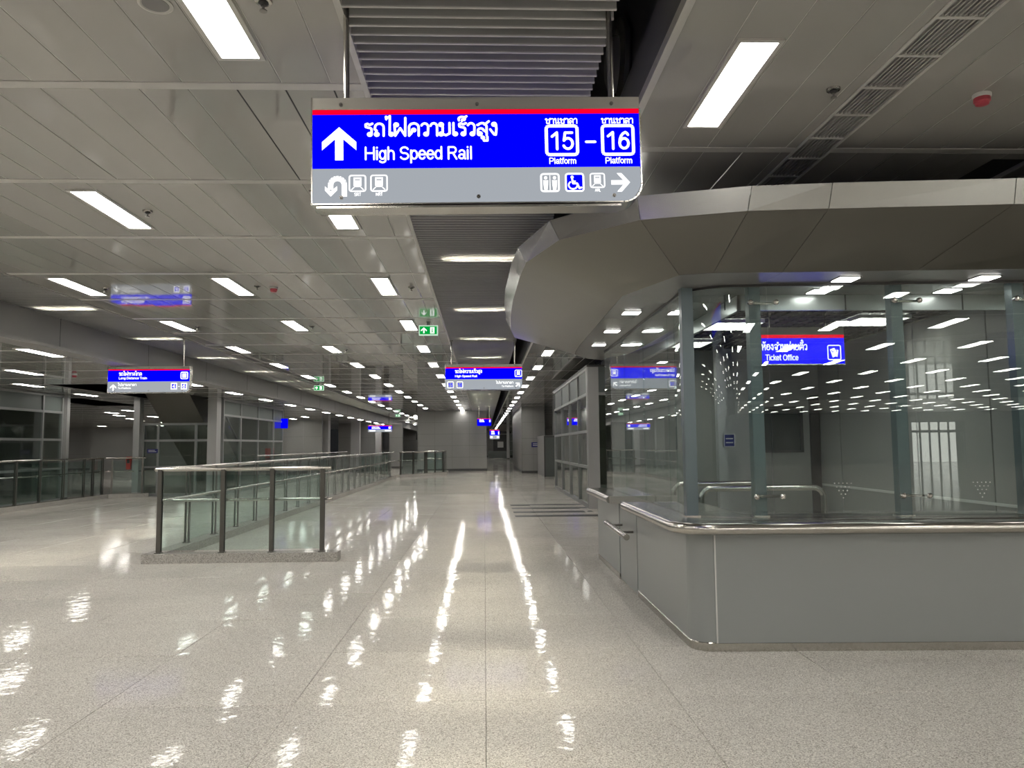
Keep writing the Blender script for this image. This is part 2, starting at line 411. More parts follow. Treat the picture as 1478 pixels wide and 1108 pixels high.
# louvre slats
def louvres(label, x0, x1, ystart, ypart, pitch, yend, seed):
    root = thing('louvre_ceiling', label, 'louvre ceiling', ((x0+x1)/2, ystart, ZC))
    hw = (x1-x0)/2
    m = MB(); m.box(-hw, hw, -0.004, 0.004, 0.0, 0.085, 0); m.box(-hw, hw, -0.010, 0.004, -0.004, 0.004, 1)
    me = m.mesh('slat', [M['slat'], M['slatlip']])
    n = 0; st = MB(); y = 0.0
    while ystart+y < yend:
        vis = ypart[0] < ystart+y < ypart[1] and n < 298
        if vis: link('slat', me, root, (0, y, 0)); n += 1
        else:
            st.box(-hw, hw, y-0.004, y+0.004, 0.0, 0.085, 0); st.box(-hw, hw, y-0.010, y+0.004, -0.004, 0.004, 1)
        y += pitch
    o = part('slats', st, [M['slat'], M['slatlip']], root); o.name = 'slatting'; o['kind'] = 'stuff'
    return root
louvres('slatted grey louvre strip above the big platform sign in the central slot', SLL, SLR, -6.0, (3.4, 40), 0.0888, 100, 1)
louvres('slatted grey louvre strip between the left ceiling and the dark bulkhead', LSL, LSR, -6.0, (8.0, 45), 0.0888, 100, 2)

# ------------------------------------------------------------------ ceiling lamps
def lamp_proto(wd=0.215, ln=1.13):
    r = thing('ceiling_lamp', 'x', 'lamp')
    f = MB(); a, c, t = wd/2, ln/2, 0.028
    f.box(-a-t, -a, -c-t, c+t, -0.012, 0.0); f.box(a, a+t, -c-t, c+t, -0.012, 0.0)
    f.box(-a, a, -c-t, -c, -0.012, 0.0); f.box(-a, a, c, c+t, -0.012, 0.0)
    part('frame', f, M['rib'], r)
    part('diffuser', MB().box(-a, a, -c, c, -0.008, -0.002), M['lamp'], r)
    return r
LP = lamp_proto(); first = [True]
def put_lamp(x, y, z, label, group):
    if first[0]: o = LP; first[0] = False
    else: o = copy_tree(LP)
    o.location = (x, y, z); tag(o, label, 'lamp', group); return o
ROW = 3.47
def lamp_col(x, y0, n, z, where, start=0):
    seen = 0
    for k in range(start, n):
        y = y0+ROW*k
        if inframe((x, y, z), 30):
            lab = 'white rectangular lamp, %s from the front %s' % (nth(seen), where) if seen < 20 else 'small far white lamp in the row %s' % where
            seen += 1
            put_lamp(x, y, z, lab, 'lamps '+where)
        else:
            put_lamp(x, y, z, 'white rectangular ceiling lamp added unseen to light the far left room', 'lamps outside the picture')
lamp_col(-1.39, 3.72, 30, ZC, 'along the left edge of the central slot', -6)
lamp_col(-3.49, 3.72, 13, ZC, 'down the middle of the left ceiling', -6)
lamp_col(-5.62, 3.72, 30, ZC, 'beside the left louvre slot', -6)
lamp_col(1.56, 4.62, 30, ZC, 'right of the central slot', -7)
flm = MB()
def far_lamp(x, y): flm.box(x-0.12, x+0.12, y-0.58, y+0.58, -0.008, -0.001)
for i in range(14):
    for k in range(-13, 1):
        x, y = 5.6+2.12*i, 1.2+ROW*k
        if i > 7 and k > -3: continue
        far_lamp(x, y)
for k in range(-9, -1): far_lamp(3.6, 4.62+ROW*k)
o = link('ceiling_lamps_behind', flm.mesh('ceiling_lamps_behind', M['lamp']), None, (0, 0, ZC)); o.name = 'ceiling_lighting'; o['kind'] = 'stuff'
tag(o, 'rows of small ceiling lamps behind the viewer, mirrored in the booth glass', 'lamps')
for k in range(1, 9): put_lamp(5.6, 13.0+ROW*k, ZC, 'white rectangular ceiling lamp added unseen to light the far left room', 'lamps outside the picture')
lamp_col(-7.78, 13.6, 14, ZL, 'under the low ceiling beside the bulkhead', -8)
for k in range(-8, 1):
    for x in (-10.1, -12.3, -14.4): put_lamp(x, 13.6+ROW*k, ZL, 'white rectangular ceiling lamp added unseen to light the far left room', 'lamps outside the picture')
for n, (x, y) in enumerate(((-10.08, 17.05), (-12.0, 20.5), (-14.3, 23.75), (-12.45, 24.3))):
    put_lamp(x, y, ZL, 'white rectangular lamp, %s from the front above the left railing' % nth(n), 'lamps above the left railing')
for n, (x, y) in enumerate(((-17.5, 36.5), (-18.6, 39.6), (-15.6, 37.8), (-17.6, 41.2), (-20.9, 47), (-21.0, 51), (-19.6, 49.5), (-18.5, 53), (-17.4, 51))):
    put_lamp(x, y, ZL, 'white lamp, %s nearest in the room behind the glass enclosures' % nth(n), 'lamps in the far left room')
for n, (x, y) in enumerate(((-12.2, 43.5), (-11.4, 46.0), (-10.0, 43.0))):
    put_lamp(x, y, ZL, 'white lamp, %s in front of the far left wall' % nth(n), 'lamps before the far wall')

for x, y in ((-35, 42), (-35, 48), (-35, 54), (-32, 46), (-32.2, 51), (-32.4, 56), (-22.5, 53), (-22.5, 58), (-24, 57.5), (-37, 58), (-19, 58), (-20, 44), (-15.8, 34.5)):  # unseen lamps added to brighten the back wall of the far left room
    put_lamp(x, y, ZL, 'white rectangular ceiling lamp added unseen to light the far left room', 'lamps outside the picture')
put_lamp(-28.3, 57.6, ZL, 'white lamp lighting the pale pier of the far left room', 'lamps in the far left room')
# tubes above the louvres
def slot_lamp(x, y, label, group):
    r = thing('slot_lamp', label, 'lamp', (x, y, ZC+0.40), 0, group)
    part('tube', MB().tube([(-0.43, 0, 0), (0.43, 0, 0)], 0.03, 8), M['slotlamp'], r)
    part('suspension', MB().box(-0.3, -0.28, -0.01, 0.01, 0.1, 5.995-ZC-0.4).box(0.28, 0.3, -0.01, 0.01, 0.1, 5.995-ZC-0.4), M['white'], r)
    fb = MB()  # unseen fins and plates added to keep lamp light off bulkhead and fascia
    for i in range(13): fb.box(-0.452+0.075*i, -0.448+0.075*i, -0.12, 0.25, -0.27, -0.035)
    for x in (-0.475, 0.465): fb.box(x, x+0.01, -0.14, 0.27, -0.29, 0.045)
    for y_ in (-0.14, 0.26): fb.box(-0.475, 0.475, y_, y_+0.01, -0.29, 0.045)
    part('added_light_fins', fb, M['recess'], r)
    part('housing', MB().box(-0.50, 0.50, -0.15, 0.28, 0.045, 0.10), M['white'], r)
n = 0
for k in range(-1, 13):
    y = 9.1+3.45*k-0.2
    slot_lamp(-0.02, y, 'strip lamp glowing above the central louvre, %s from the front' % nth(n), 'strip lamps above the central louvre'); n += 1
n = 0
for k in range(-1, 14):
    y = 12.35+3.47*k-0.2
    slot_lamp(-6.71, y, 'strip lamp glowing above the left louvre, %s from the front' % nth(n), 'strip lamps above the left louvre'); n += 1

# ------------------------------------------------------------------ lettering by strokes
def A(cx, cy, rx, ry, a0, a1, n=None):
    n = n or max(3, int(abs(a1-a0)/22)+1)
    return [(cx+rx*math.cos(R(a0+(a1-a0)*i/n)), cy+ry*math.sin(R(a0+(a1-a0)*i/n))) for i in range(n+1)]
def P(*a): return [(a[i], a[i+1]) for i in range(0, len(a), 2)]
def O(x, y, r=0.11, ry=None): return A(x, y, r, ry or r, 0, 360, 10)
G = {' ': (0.3, []), '-': (0.42, [P(0.06, 0.38, 0.36, 0.38)])}
G['\u0e23'] = (0.56, [O(0.34, 0.12), P(0.45, 0.12, 0.45, 0.5)+A(0.27, 0.5, 0.18, 0.14, 0, 90), P(0.27, 0.64, 0.1, 0.7, 0.09, 0.9, 0.2, 0.95, 0.33, 0.86, 0.5, 0.96)])
G['\u0e16'] = (0.74, [O(0.2, 0.12), P(0.1, 0.14, 0.2, 0.4, 0.08, 0.52, 0.1, 0.66)+A(0.36, 0.68, 0.26, 0.28, 170, 0)+P(0.62, 0.66, 0.62, 0)])
G['\u0e44'] = (0.46, [P(0.04, 1.3, 0.02, 1.5, 0.14, 1.42, 0.26, 1.55, 0.26, 1.3, 0.24, 0.16), O(0.34, 0.12)])
G['\u0e1f'] = (0.88, [O(0.18, 0.86), P(0.08, 0.84, 0.12, 0, 0.42, 0.6, 0.72, 0, 0.74, 1.4)])
G['\u0e04'] = (0.78, [P(0.08, 0, 0.08, 0.64)+A(0.37, 0.66, 0.29, 0.31, 180, 0)+P(0.66, 0.64, 0.66, 0), O(0.36, 0.44, 0.1), P(0.26, 0.42, 0.22, 0.2, 0.09, 0.02)])
G['\u0e27'] = (0.58, [O(0.33, 0.12), P(0.44, 0.12, 0.46, 0.66)+A(0.25, 0.68, 0.21, 0.28, 0, 155)])
G['\u0e32'] = (0.52, [A(0.22, 0.7, 0.2, 0.27, 165, 0)+P(0.42, 0.68, 0.42, 0)])
G['\u0e21'] = (0.78, [O(0.15, 0.86), P(0.24, 0.88, 0.24, 0.14), O(0.15, 0.12), P(0.24, 0.12, 0.44, 0.02, 0.66, 0.16, 0.66, 0.98)])
G['\u0e40'] = (0.38, [P(0.12, 0.98, 0.12, 0.14), O(0.22, 0.12)])
G['\u0e47'] = (0, [P(-0.48, 1.18, -0.5, 1.32)+A(-0.3, 1.32, 0.19, 0.14, 180, 0)+P(-0.14, 1.22, -0.28, 1.24, -0.3, 1.14), P(-0.16, 1.42, -0.02, 1.5)])
G['\u0e25'] = (0.74, [P(0.06, 0.82)+A(0.35, 0.68, 0.27, 0.28, 150, 0)+P(0.62, 0.66, 0.62, 0), O(0.2, 0.12), P(0.1, 0.14, 0.09, 0.36)+A(0.26, 0.38, 0.17, 0.16, 180, 20)+P(0.44, 0.4, 0.61, 0.24)])
G['\u0e2a'] = (0.78, G['\u0e25'][1]+[P(0.5, 0.84, 0.76, 1.1)])
G['\u0e39'] = (0, [O(-0.4, -0.18, 0.07), P(-0.34, -0.2, -0.34, -0.42, -0.12, -0.42, -0.12, -0.12)])
G['\u0e07'] = (0.6, [O(0.3, 0.86), P(0.41, 0.88, 0.44, 0.5, 0.4, 0.04, 0.3, 0.06, 0.06, 0.46)])
G['\u0e0a'] = (0.76, [O(0.14, 0.84), P(0.24, 0.86, 0.3, 0.7, 0.2, 0.5, 0.2, 0.05, 0.6, 0.05, 0.6, 0.62, 0.5, 0.76, 0.72, 1.0)])
G['\u0e19'] = (0.82, [O(0.15, 0.86), P(0.25, 0.88, 0.25, 0.02, 0.56, 0.18), O(0.66, 0.13, 0.1), P(0.58, 0.98, 0.58, 0.16)])
G['\u0e2b'] = (0.84, [O(0.15, 0.86), P(0.25, 0.88, 0.25, 0), P(0.25, 0.34, 0.56, 0.7), O(0.62, 0.84, 0.11), P(0.58, 0.7, 0.68, 0.52, 0.68, 0)])
G['\u0e49'] = (0, [O(-0.42, 1.36, 0.07), P(-0.35, 1.34, -0.42, 1.2, -0.2, 1.24, -0.1, 1.44)])
G['\u0e2d'] = (0.7, [O(0.2, 0.6, 0.1), P(0.1, 0.58, 0.1, 0.3)+A(0.34, 0.3, 0.24, 0.26, 180, 360)+P(0.58, 0.3, 0.58, 0.68)+A(0.34, 0.7, 0.24, 0.26, 0, 155)])
G['\u0e08'] = (0.66, [O(0.24, 0.42, 0.1), P(0.34, 0.4, 0.26, 0.06, 0.5, 0.04, 0.54, 0.68)+A(0.3, 0.7, 0.24, 0.26, 0, 155)])
G['\u0e33'] = (0.52, [O(-0.04, 1.25, 0.09)]+G['\u0e32'][1])
G['\u0e48'] = (0, [P(-0.16, 1.16, -0.16, 1.46)])
G['\u0e22'] = (0.76, [O(0.2, 0.86, 0.1), P(0.1, 0.86, 0.1, 0.62, 0.26, 0.52, 0.1, 0.4, 0.1, 0.16, 0.22, 0.03, 0.5, 0.03, 0.62, 0.18, 0.62, 0.98)])
G['\u0e15'] = (0.78, [P(0.08, 0, 0.08, 0.66, 0.18, 0.94, 0.37, 0.8, 0.56, 0.94, 0.66, 0.66, 0.66, 0), O(0.36, 0.44, 0.1), P(0.26, 0.42, 0.22, 0.2, 0.09, 0.02)])
G['\u0e31'] = (0, [O(-0.5, 1.22, 0.07), P(-0.44, 1.17, -0.18, 1.2, -0.1, 1.4)])
G['\u0e4b'] = (0, [P(-0.3, 1.46, -0.3, 1.76), P(-0.44, 1.61, -0.16, 1.61)])
G['\u0e17'] = (0.82, [O(0.15, 0.86), P(0.25, 0.88, 0.25, 0), P(0.25, 0.4, 0.46, 0.9, 0.58, 0.95, 0.68, 0.8, 0.68, 0)])
G['\u0e01'] = (0.74, [P(0.1, 0, 0.1, 0.42, 0.2, 0.54, 0.07, 0.68)+A(0.36, 0.7, 0.26, 0.26, 165, 0)+P(0.62, 0.68, 0.62, 0)])
G['\u0e1b'] = (0.78, [O(0.15, 0.86), P(0.25, 0.88, 0.25, 0.04, 0.66, 0.04, 0.66, 1.4)])
X_ = 0.73
G['H'] = (0.8, [P(0.1, 0, 0.1, 1), P(0.7, 0, 0.7, 1), P(0.1, 0.52, 0.7, 0.52)])
G['i'] = (0.24, [P(0.12, 0, 0.12, X_), P(0.12, 0.95, 0.12, 0.98)])
G['g'] = (0.6, [O(0.28, 0.37, 0.21, 0.35), P(0.5, X_, 0.5, -0.05)+A(0.28, -0.05, 0.22, 0.2, 0, -150)])
G['h'] = (0.6, [P(0.1, 0, 0.1, 1), P(0.1, 0.42)+A(0.3, 0.46, 0.2, 0.26, 170, 0)+P(0.5, 0.45, 0.5, 0)])
G['S'] = (0.74, [A(0.37, 0.74, 0.27, 0.25, 20, 250)+A(0.37, 0.26, 0.28, 0.25, 80, -160)])
G['p'] = (0.62, [O(0.34, 0.37, 0.22, 0.35), P(0.11, X_, 0.11, -0.28)])
G['e'] = (0.6, [P(0.07, 0.38, 0.53, 0.38)+A(0.3, 0.37, 0.23, 0.35, 0, 320)])
G['d'] = (0.62, [O(0.28, 0.37, 0.22, 0.35), P(0.5, 1, 0.5, 0)])
G['R'] = (0.78, [P(0.1, 0, 0.1, 0.98, 0.44, 0.98)+A(0.44, 0.74, 0.2, 0.24, 90, -90)+P(0.1, 0.5), P(0.42, 0.5, 0.68, 0)])
G['a'] = (0.6, [A(0.3, 0.52, 0.19, 0.2, 160, 0)+P(0.49, 0.1, 0.54, 0.01), O(0.27, 0.2, 0.19, 0.18)])
G['l'] = (0.24, [P(0.12, 0, 0.12, 1)])
G['P'] = (0.74, [P(0.1, 0, 0.1, 0.98, 0.44, 0.98)+A(0.44, 0.71, 0.22, 0.27, 90, -90)+P(0.1, 0.44)])
G['t'] = (0.34, [P(0.16, 0.95, 0.16, 0.1, 0.28, 0.02), P(0.03, X_, 0.3, X_)])
G['f'] = (0.34, [P(0.32, 0.98, 0.2, 0.98, 0.15, 0.86, 0.15, 0), P(0.03, X_, 0.3, X_)])
G['o'] = (0.6, [O(0.3, 0.37, 0.23, 0.35)])
G['r'] = (0.38, [P(0.1, X_, 0.1, 0), P(0.1, 0.45)+A(0.3, 0.45, 0.2, 0.25, 180, 90)])
G['m'] = (0.9, [P(0.1, X_, 0.1, 0), P(0.1, 0.5)+A(0.27, 0.5, 0.17, 0.2, 180, 0)+P(0.44, 0), P(0.44, 0.5)+A(0.61, 0.5, 0.17, 0.2, 180, 0)+P(0.78, 0)])
G['n'] = (0.6, [P(0.1, X_, 0.1, 0), P(0.1, 0.45)+A(0.3, 0.46, 0.2, 0.25, 180, 0)+P(0.5, 0)])
G['T'] = (0.68, [P(0.04, 0.98, 0.64, 0.98), P(0.34, 0.98, 0.34, 0)])
G['c'] = (0.56, [A(0.3, 0.37, 0.22, 0.35, 45, 315)])
G['k'] = (0.54, [P(0.1, 0, 0.1, 1), P(0.46, X_, 0.12, 0.32), P(0.24, 0.42, 0.5, 0)])
G['O'] = (0.86, [O(0.43, 0.5, 0.35, 0.5)])
G['L'] = (0.62, [P(0.1, 1, 0.1, 0.02, 0.56, 0.02)])
G['D'] = (0.8, [P(0.1, 0.02, 0.1, 0.98, 0.36, 0.98)+A(0.36, 0.5, 0.33, 0.48, 90, -90)+P(0.1, 0.02)])
G['s'] = (0.54, [A(0.27, 0.54, 0.18, 0.18, 30, 250)+A(0.27, 0.19, 0.19, 0.18, 80, -150)])
G['M'] = (0.9, [P(0.1, 0, 0.1, 0.98, 0.45, 0.2, 0.8, 0.98, 0.8, 0)])
G['A'] = (0.76, [P(0.04, 0, 0.38, 0.98, 0.72, 0), P(0.18, 0.34, 0.58, 0.34)])
G['1'] = (0.6, [P(0.12, 0.74, 0.36, 0.97, 0.36, 0)])
G['2'] = (0.6, [A(0.3, 0.7, 0.22, 0.27, 165, -30)+P(0.08, 0.03, 0.54, 0.03)])
G['4'] = (0.6, [P(0.42, 0, 0.42, 0.98, 0.06, 0.3, 0.56, 0.3)])
G['5'] = (0.6, [P(0.5, 0.96, 0.16, 0.96, 0.1, 0.5)+A(0.29, 0.33, 0.23, 0.31, 125, -155)])
G['6'] = (0.6, [O(0.3, 0.32, 0.22, 0.3), A(0.42, 0.34, 0.34, 0.63, 180, 95)+A(0.33, 0.74, 0.18, 0.23, 80, 20)])
class Art:
    """flat print laid out in sign units, x to the right and y downwards"""
    def __init__(s, wid, unit, y, ox=0.0, oz=0.0): s.m = MB(); s.w = wid; s.u = unit; s.y = y
    def pt(s, x, y): return ((x-s.w/2)*s.u, s.y, -y*s.u)
    def poly(s, pts): s.m.poly([s.pt(*p) for p in pts]); return s
    def rect(s, x0, y0, x1, y1): return s.poly([(x0, y0), (x1, y0), (x1, y1), (x0, y1)])
    def disc(s, x, y, r, n=12): return s.poly([(x+r*math.cos(2*math.pi*i/n), y+r*math.sin(2*math.pi*i/n)) for i in range(n)])
    def stroke(s, pts, t, jn=8):
        for (x0, y0), (x1, y1) in zip(pts, pts[1:]):
            L = math.hypot(x1-x0, y1-y0)
            if L < 1e-6: continue
            nx, ny = -(y1-y0)/L*t/2, (x1-x0)/L*t/2
            s.poly([(x0+nx, y0+ny), (x1+nx, y1+ny), (x1-nx, y1-ny), (x0-nx, y0-ny)])
        if jn:
            for x, y in pts: s.disc(x, y, t/2, jn)
        return s
    def text(s, txt, x, ybase, hgt, wid=None, bold=0.15, jn=6):
        tot = sum(G[c][0] for c in txt)
        sx = (wid/tot) if wid else hgt
        px = x
        for c in txt:
            adv, st = G[c]
            for k in st: s.stroke([(px+a*sx, ybase-b*hgt) for a, b in k], bold*hgt, jn)
            px += adv*sx
        return s
    def rbox(s, x0, y0, x1, y1, t, r=3):
        pts = []
        for cx, cy, a in ((x1-r, y0+r, -90), (x1-r, y1-r, 0), (x0+r, y1-r, 90), (x0+r, y0+r, 180)):
            pts += [(cx+r*math.cos(R(a+q)), cy+r*math.sin(R(a+q))) for q in (0, 30, 60, 90)]
        pts.append(pts[0]); return s.stroke(pts, t, 0)
    def arrow(s, cx, cy, sz, ang):
        c, n = math.cos(R(ang)), math.sin(R(ang))
        f = lambda x, y: (cx+(x*c-y*n)*sz, cy+(x*n+y*c)*sz)
        s.poly([f(*p) for p in ((-0.12, -0.3), (0.12, -0.3), (0.12, 0.5), (-0.12, 0.5))])
        s.poly([f(*p) for p in ((0, -0.5), (0.5, -0.05), (0.5, 0.2), (0, -0.24))])
        s.poly([f(*p) for p in ((0, -0.5), (0, -0.24), (-0.5, 0.2), (-0.5, -0.05))]); return s
    def train(s, x, y, sz, label=None):
        s.rbox(x, y, x+sz, y+sz, sz*0.09, sz*0.12)
        s.rect(x+0.26*sz, y+0.12*sz, x+0.74*sz, y+0.24*sz); s.rect(x+0.26*sz, y+0.32*sz, x+0.74*sz, y+0.66*sz)
        s.rect(x+0.26*sz, y+0.24*sz, x+0.34*sz, y+0.32*sz); s.rect(x+0.66*sz, y+0.24*sz, x+0.74*sz, y+0.32*sz)
        s.poly([(x+0.26*sz, y+0.66*sz), (x+0.74*sz, y+0.66*sz), (x+0.66*sz, y+0.74*sz), (x+0.34*sz, y+0.74*sz)])
        s.stroke([(x+0.3*sz, y+0.74*sz), (x+0.12*sz, y+0.92*sz)], 0.06*sz, 0); s.stroke([(x+0.7*sz, y+0.74*sz), (x+0.88*sz, y+0.92*sz)], 0.06*sz, 0)
        if label: s.text(label, x+0.3*sz, y+1.3*sz, 0.2*sz, 0.42*sz, 0.2, 0)
        return s
    def done(s, name, m, parent): return part(name, s.m, m, parent)

TH_HSR = '\u0e23\u0e16\u0e44\u0e1f\u0e04\u0e27\u0e32\u0e21\u0e40\u0e23\u0e47\u0e27\u0e2a\u0e39\u0e07'
TH_PLAT = '\u0e0a\u0e32\u0e19\u0e0a\u0e32\u0e25\u0e32'
TH_TICKET = '\u0e2b\u0e49\u0e2d\u0e07\u0e08\u0e33\u0e2b\u0e19\u0e48\u0e32\u0e22\u0e15\u0e31\u0e4b\u0e27'
TH_LONG = '\u0e23\u0e16\u0e44\u0e1f\u0e17\u0e32\u0e07\u0e44\u0e01\u0e25'
TH_TOP = '\u0e44\u0e1b\u0e0a\u0e32\u0e19\u0e0a\u0e32\u0e25\u0e32'
def sign_body(root, W, Hh, u, dp=0.13, grey_from=102, red=(17, 24), corner=26, both=True):
    """hanging light box; units W x Hh scaled by u; front at y = -dp/2"""
    def face(y0, y1, a, b_, name, m, cr=0):
        ar = Art(W, u, a)
        if cr:
            pts = [(0, y0), (W-1.5, y0), (W-1.5, y1-cr)]+[(W-1.5-cr+cr*math.cos(R(q)), y1-cr+cr*math.sin(R(q))) for q in range(0, 91, 15)]+[(0, y1)]
        else: pts = [(0, y0), (W, y0), (W, y1), (0, y1)]
        n = len(pts); mb = MB()
        f = [ar.pt(*p) for p in pts]; k = [(p[0], b_, p[2]) for p in f]
        mb.poly(f); mb.poly(k[::-1])
        for i in range(n): mb.poly([f[i], f[(i+1) % n], k[(i+1) % n], k[i]])
        return part(name, mb, m, root)
    h = dp/2
    face(0, red[0], -h-0.004, h+0.004, 'top_housing', M['signsilver'])
    face(red[0], red[1], -h, h, 'red_band', M['sred'])
    face(red[1], grey_from, -h, h, 'blue_panel', M['sblue'])
    if grey_from < Hh: face(grey_from, Hh, -h, h, 'grey_panel', M['sgrey'], corner)
    # stainless rim: left edge, bottom and the rounded corner
    ar = Art(W, u, 0); pth = [(0, red[0]), (0, Hh+1.5), (W-corner, Hh+1.5)] if False else []
    pts = [(-1, 0), (-1, Hh+3), (W-corner, Hh+3)]+[(W-corner+corner*math.sin(R(q)), Hh+3-corner+corner*math.cos(R(q))) for q in range(15, 91, 15)]+[(W, red[0])]
    mb = MB()
    for (x0, y0), (x1, y1) in zip(pts, pts[1:]):
        a, c = Vector(ar.pt(x0, y0)), Vector(ar.pt(x1, y1)); d = (c-a); L = d.length; d.normalize()
        mb.obox((a+c)/2, d, Vector((0, 1, 0)), d.cross(Vector((0, 1, 0))), L/2+0.002, h+0.006, 0.0035)
    part('rim', mb, M['steel'], root)
    mb = MB()
    a, c = ar.pt(5, Hh+7), ar.pt(W-corner-4, Hh+7)
    mb.box(a[0], c[0], -h+0.004, h-0.004, a[2]-0.004, a[2]+0.007); part('bottom_tray', mb, M['steel'], root)
    for x in (40, W/2, W-40):
        for y in (10, Hh-6):
            mb = MB(); p = ar.pt(x, y); mb.lathe([(0.010, -h-0.010), (0.010, -h-0.003)], 'Y', 10, (p[0], 0, p[2])); mb.lathe([(0.004, -h-0.016), (0.004, -h-0.009)], 'Y', 8, (p[0], 0, p[2]))
            part('screw', mb, M['steeldark'], root)
    return h
def rods(root, x0, x1, ztop, zoff=0.0, r=0.016):
    for x in (x0, x1):
        o = part('hanger_rod', MB().tube([(x, 0, zoff), (x, 0, ztop)], r, 10), M['steel'], root)
        part('ceiling_flange', MB().lathe([(r*1.0, ztop-0.03), (r*2.2, ztop-0.02), (r*2.2, ztop)], 'Z', 12, (x, 0, 0)), M['steeldark'], o)

# main sign, units 463 x 150
u1 = 1.663/463
s1 = thing('platform_sign', 'large lit blue sign reading High Speed Rail with platforms 15 and 16', 'sign', (-0.027, 3.83, 3.370), 0.0)
s1.rotation_euler = (0, -0.0125, 0)
h = sign_body(s1, 463, 150, u1)
rods(s1, -0.672, 0.70, 1.0, 0.0, 0.0155)
a = Art(463, u1, -h-0.0015)
a.text(TH_HSR, 72, 55, 18.5, 190, 0.18, 8)
a.text('High Speed Rail', 72, 89, 17.5, 152, 0.15, 8)
a.arrow(37, 66, 48, 0)
for x0, num in ((327, '15'), (407, '16')):
    a.rbox(x0+2, 42, x0+46, 84, 4.5, 4)
    a.text(num, x0+6.5, 76, 25, 35, 0.15, 8)
    a.text(TH_PLAT, x0+1, 38.5, 7.5, 46, 0.21, 6)
    a.text('Platform', x0+5, 97, 8.2, 39, 0.17, 6)
a.text('-', 383, 72, 17, 18, 0.22, 6)
# u-turn arrow
a.stroke([(44, 142), (44, 126)]+[(34.5+9.5*math.cos(R(q)), 125-9*math.sin(R(q))) for q in range(0, 181, 20)]+[(25, 132)], 7.5, 0)
a.poly([(17, 127), (25, 134), (34, 127), (34, 133), (25, 142), (17, 133)])
a.train(51, 112, 22.5, 'SRT'); a.train(81, 112, 22.5, 'MRT')
# toilets
a.rbox(320, 112, 345, 137, 2.6, 3); a.rect(332, 114, 333, 136)
for x in (326.5, 339):
    a.disc(x, 117.5, 2.4); a.poly([(x-3.6, 121), (x+3.6, 121), (x+3.2, 128), (x+2, 136), (x-2, 136), (x-3.2, 128)])
a.rbox(355, 112, 380, 137, 2.6, 3)
a.train(390, 112, 20, 'ARL')
a.arrow(433, 125, 27, 90)
a.done('lettering', M['swhite'], s1)
b_ = Art(463, u1, -h-0.001); b_.rect(356, 113, 379, 136); b_.done('blue_square', M['sblue'], s1)
a = Art(463, u1, -h-0.0022)
a.disc(364, 117, 2.3); a.stroke([(364, 119), (365, 126), (371, 126), (374, 133), (377, 132)], 2.6, 6)
a.stroke([(365+6.2*math.cos(R(q)), 128.5+5.6*math.sin(R(q))) for q in range(-40, 241, 20)], 2.2, 0); a.stroke([(363, 123), (369, 123)], 2, 0)
a.done('wheelchair_symbol', M['swhite'], s1)

# second high speed rail sign in the distance
s2 = thing('platform_sign', 'lit High Speed Rail sign hanging farther down the central slot', 'sign', (0.0, 16.2, 3.325))
u2 = 1.63/463
h = sign_body(s2, 463, 150, u2, grey_from=90); rods(s2, -0.69, 0.66, 0.52)
a = Art(463, u2, -h-0.003)
a.text(TH_HSR, 57, 52, 17, 165, 0.2, 4); a.text('High Speed Rail', 57, 77, 12, 134, 0.2, 4)
a.train(420, 36, 40)
for x0 in (13, 69): a.rbox(x0, 105, x0+35, 142, 4, 4)
a.text(TH_TOP, 304, 118, 12, 106, 0.2, 4); a.text('To Platform', 338, 138, 9, 72, 0.2, 4); a.arrow(436, 124, 32, 45)
a.done('lettering', M['swhite'], s2)
b_ = Art(463, u2, -h-0.003); b_.text('15', 16, 135, 21, 29, 0.18, 4); b_.text('16', 72, 135, 21, 29, 0.18, 4); b_.done('numerals', M['sblue'], s2)

s3 = thing('platform_sign', 'lit Long Distance Train sign hanging below the left louvre slot', 'sign', (-6.78, 15.7, 3.265))
h = sign_body(s3, 463, 147, u2, grey_from=88); rods(s3, -0.66, 0.66, 0.58)
a = Art(463, u2, -h-0.003)
a.text(TH_LONG, 61, 53, 17, 131, 0.2, 4); a.text('Long Distance Train', 61, 74, 12.5, 160, 0.2, 4)
a.rbox(413, 35, 451, 73, 5, 5); a.rect(420, 42, 444, 66)
a.arrow(31, 121, 36, 0); a.text(TH_TOP, 57, 113, 12, 106, 0.2, 4); a.text('To Platform', 57, 130, 9, 75, 0.2, 4)
a.rect(357, 97, 392, 135); a.rect(414, 97, 449, 135); a.text('-', 398, 121, 10, 10, 0.3, 4)
a.done('lettering', M['swhite'], s3)
b_ = Art(463, u2, -h-0.005); b_.rect(363, 103, 386, 129); b_.rect(420, 103, 443, 129); b_.done('number_square', M['sblue'], s3)
b_ = Art(463, u2, -h-0.007); b_.text('4', 367, 126, 20, 15, 0.18, 4); b_.text('6', 424, 126, 20, 15, 0.18, 4); b_.done('numerals', M['swhite'], s3)

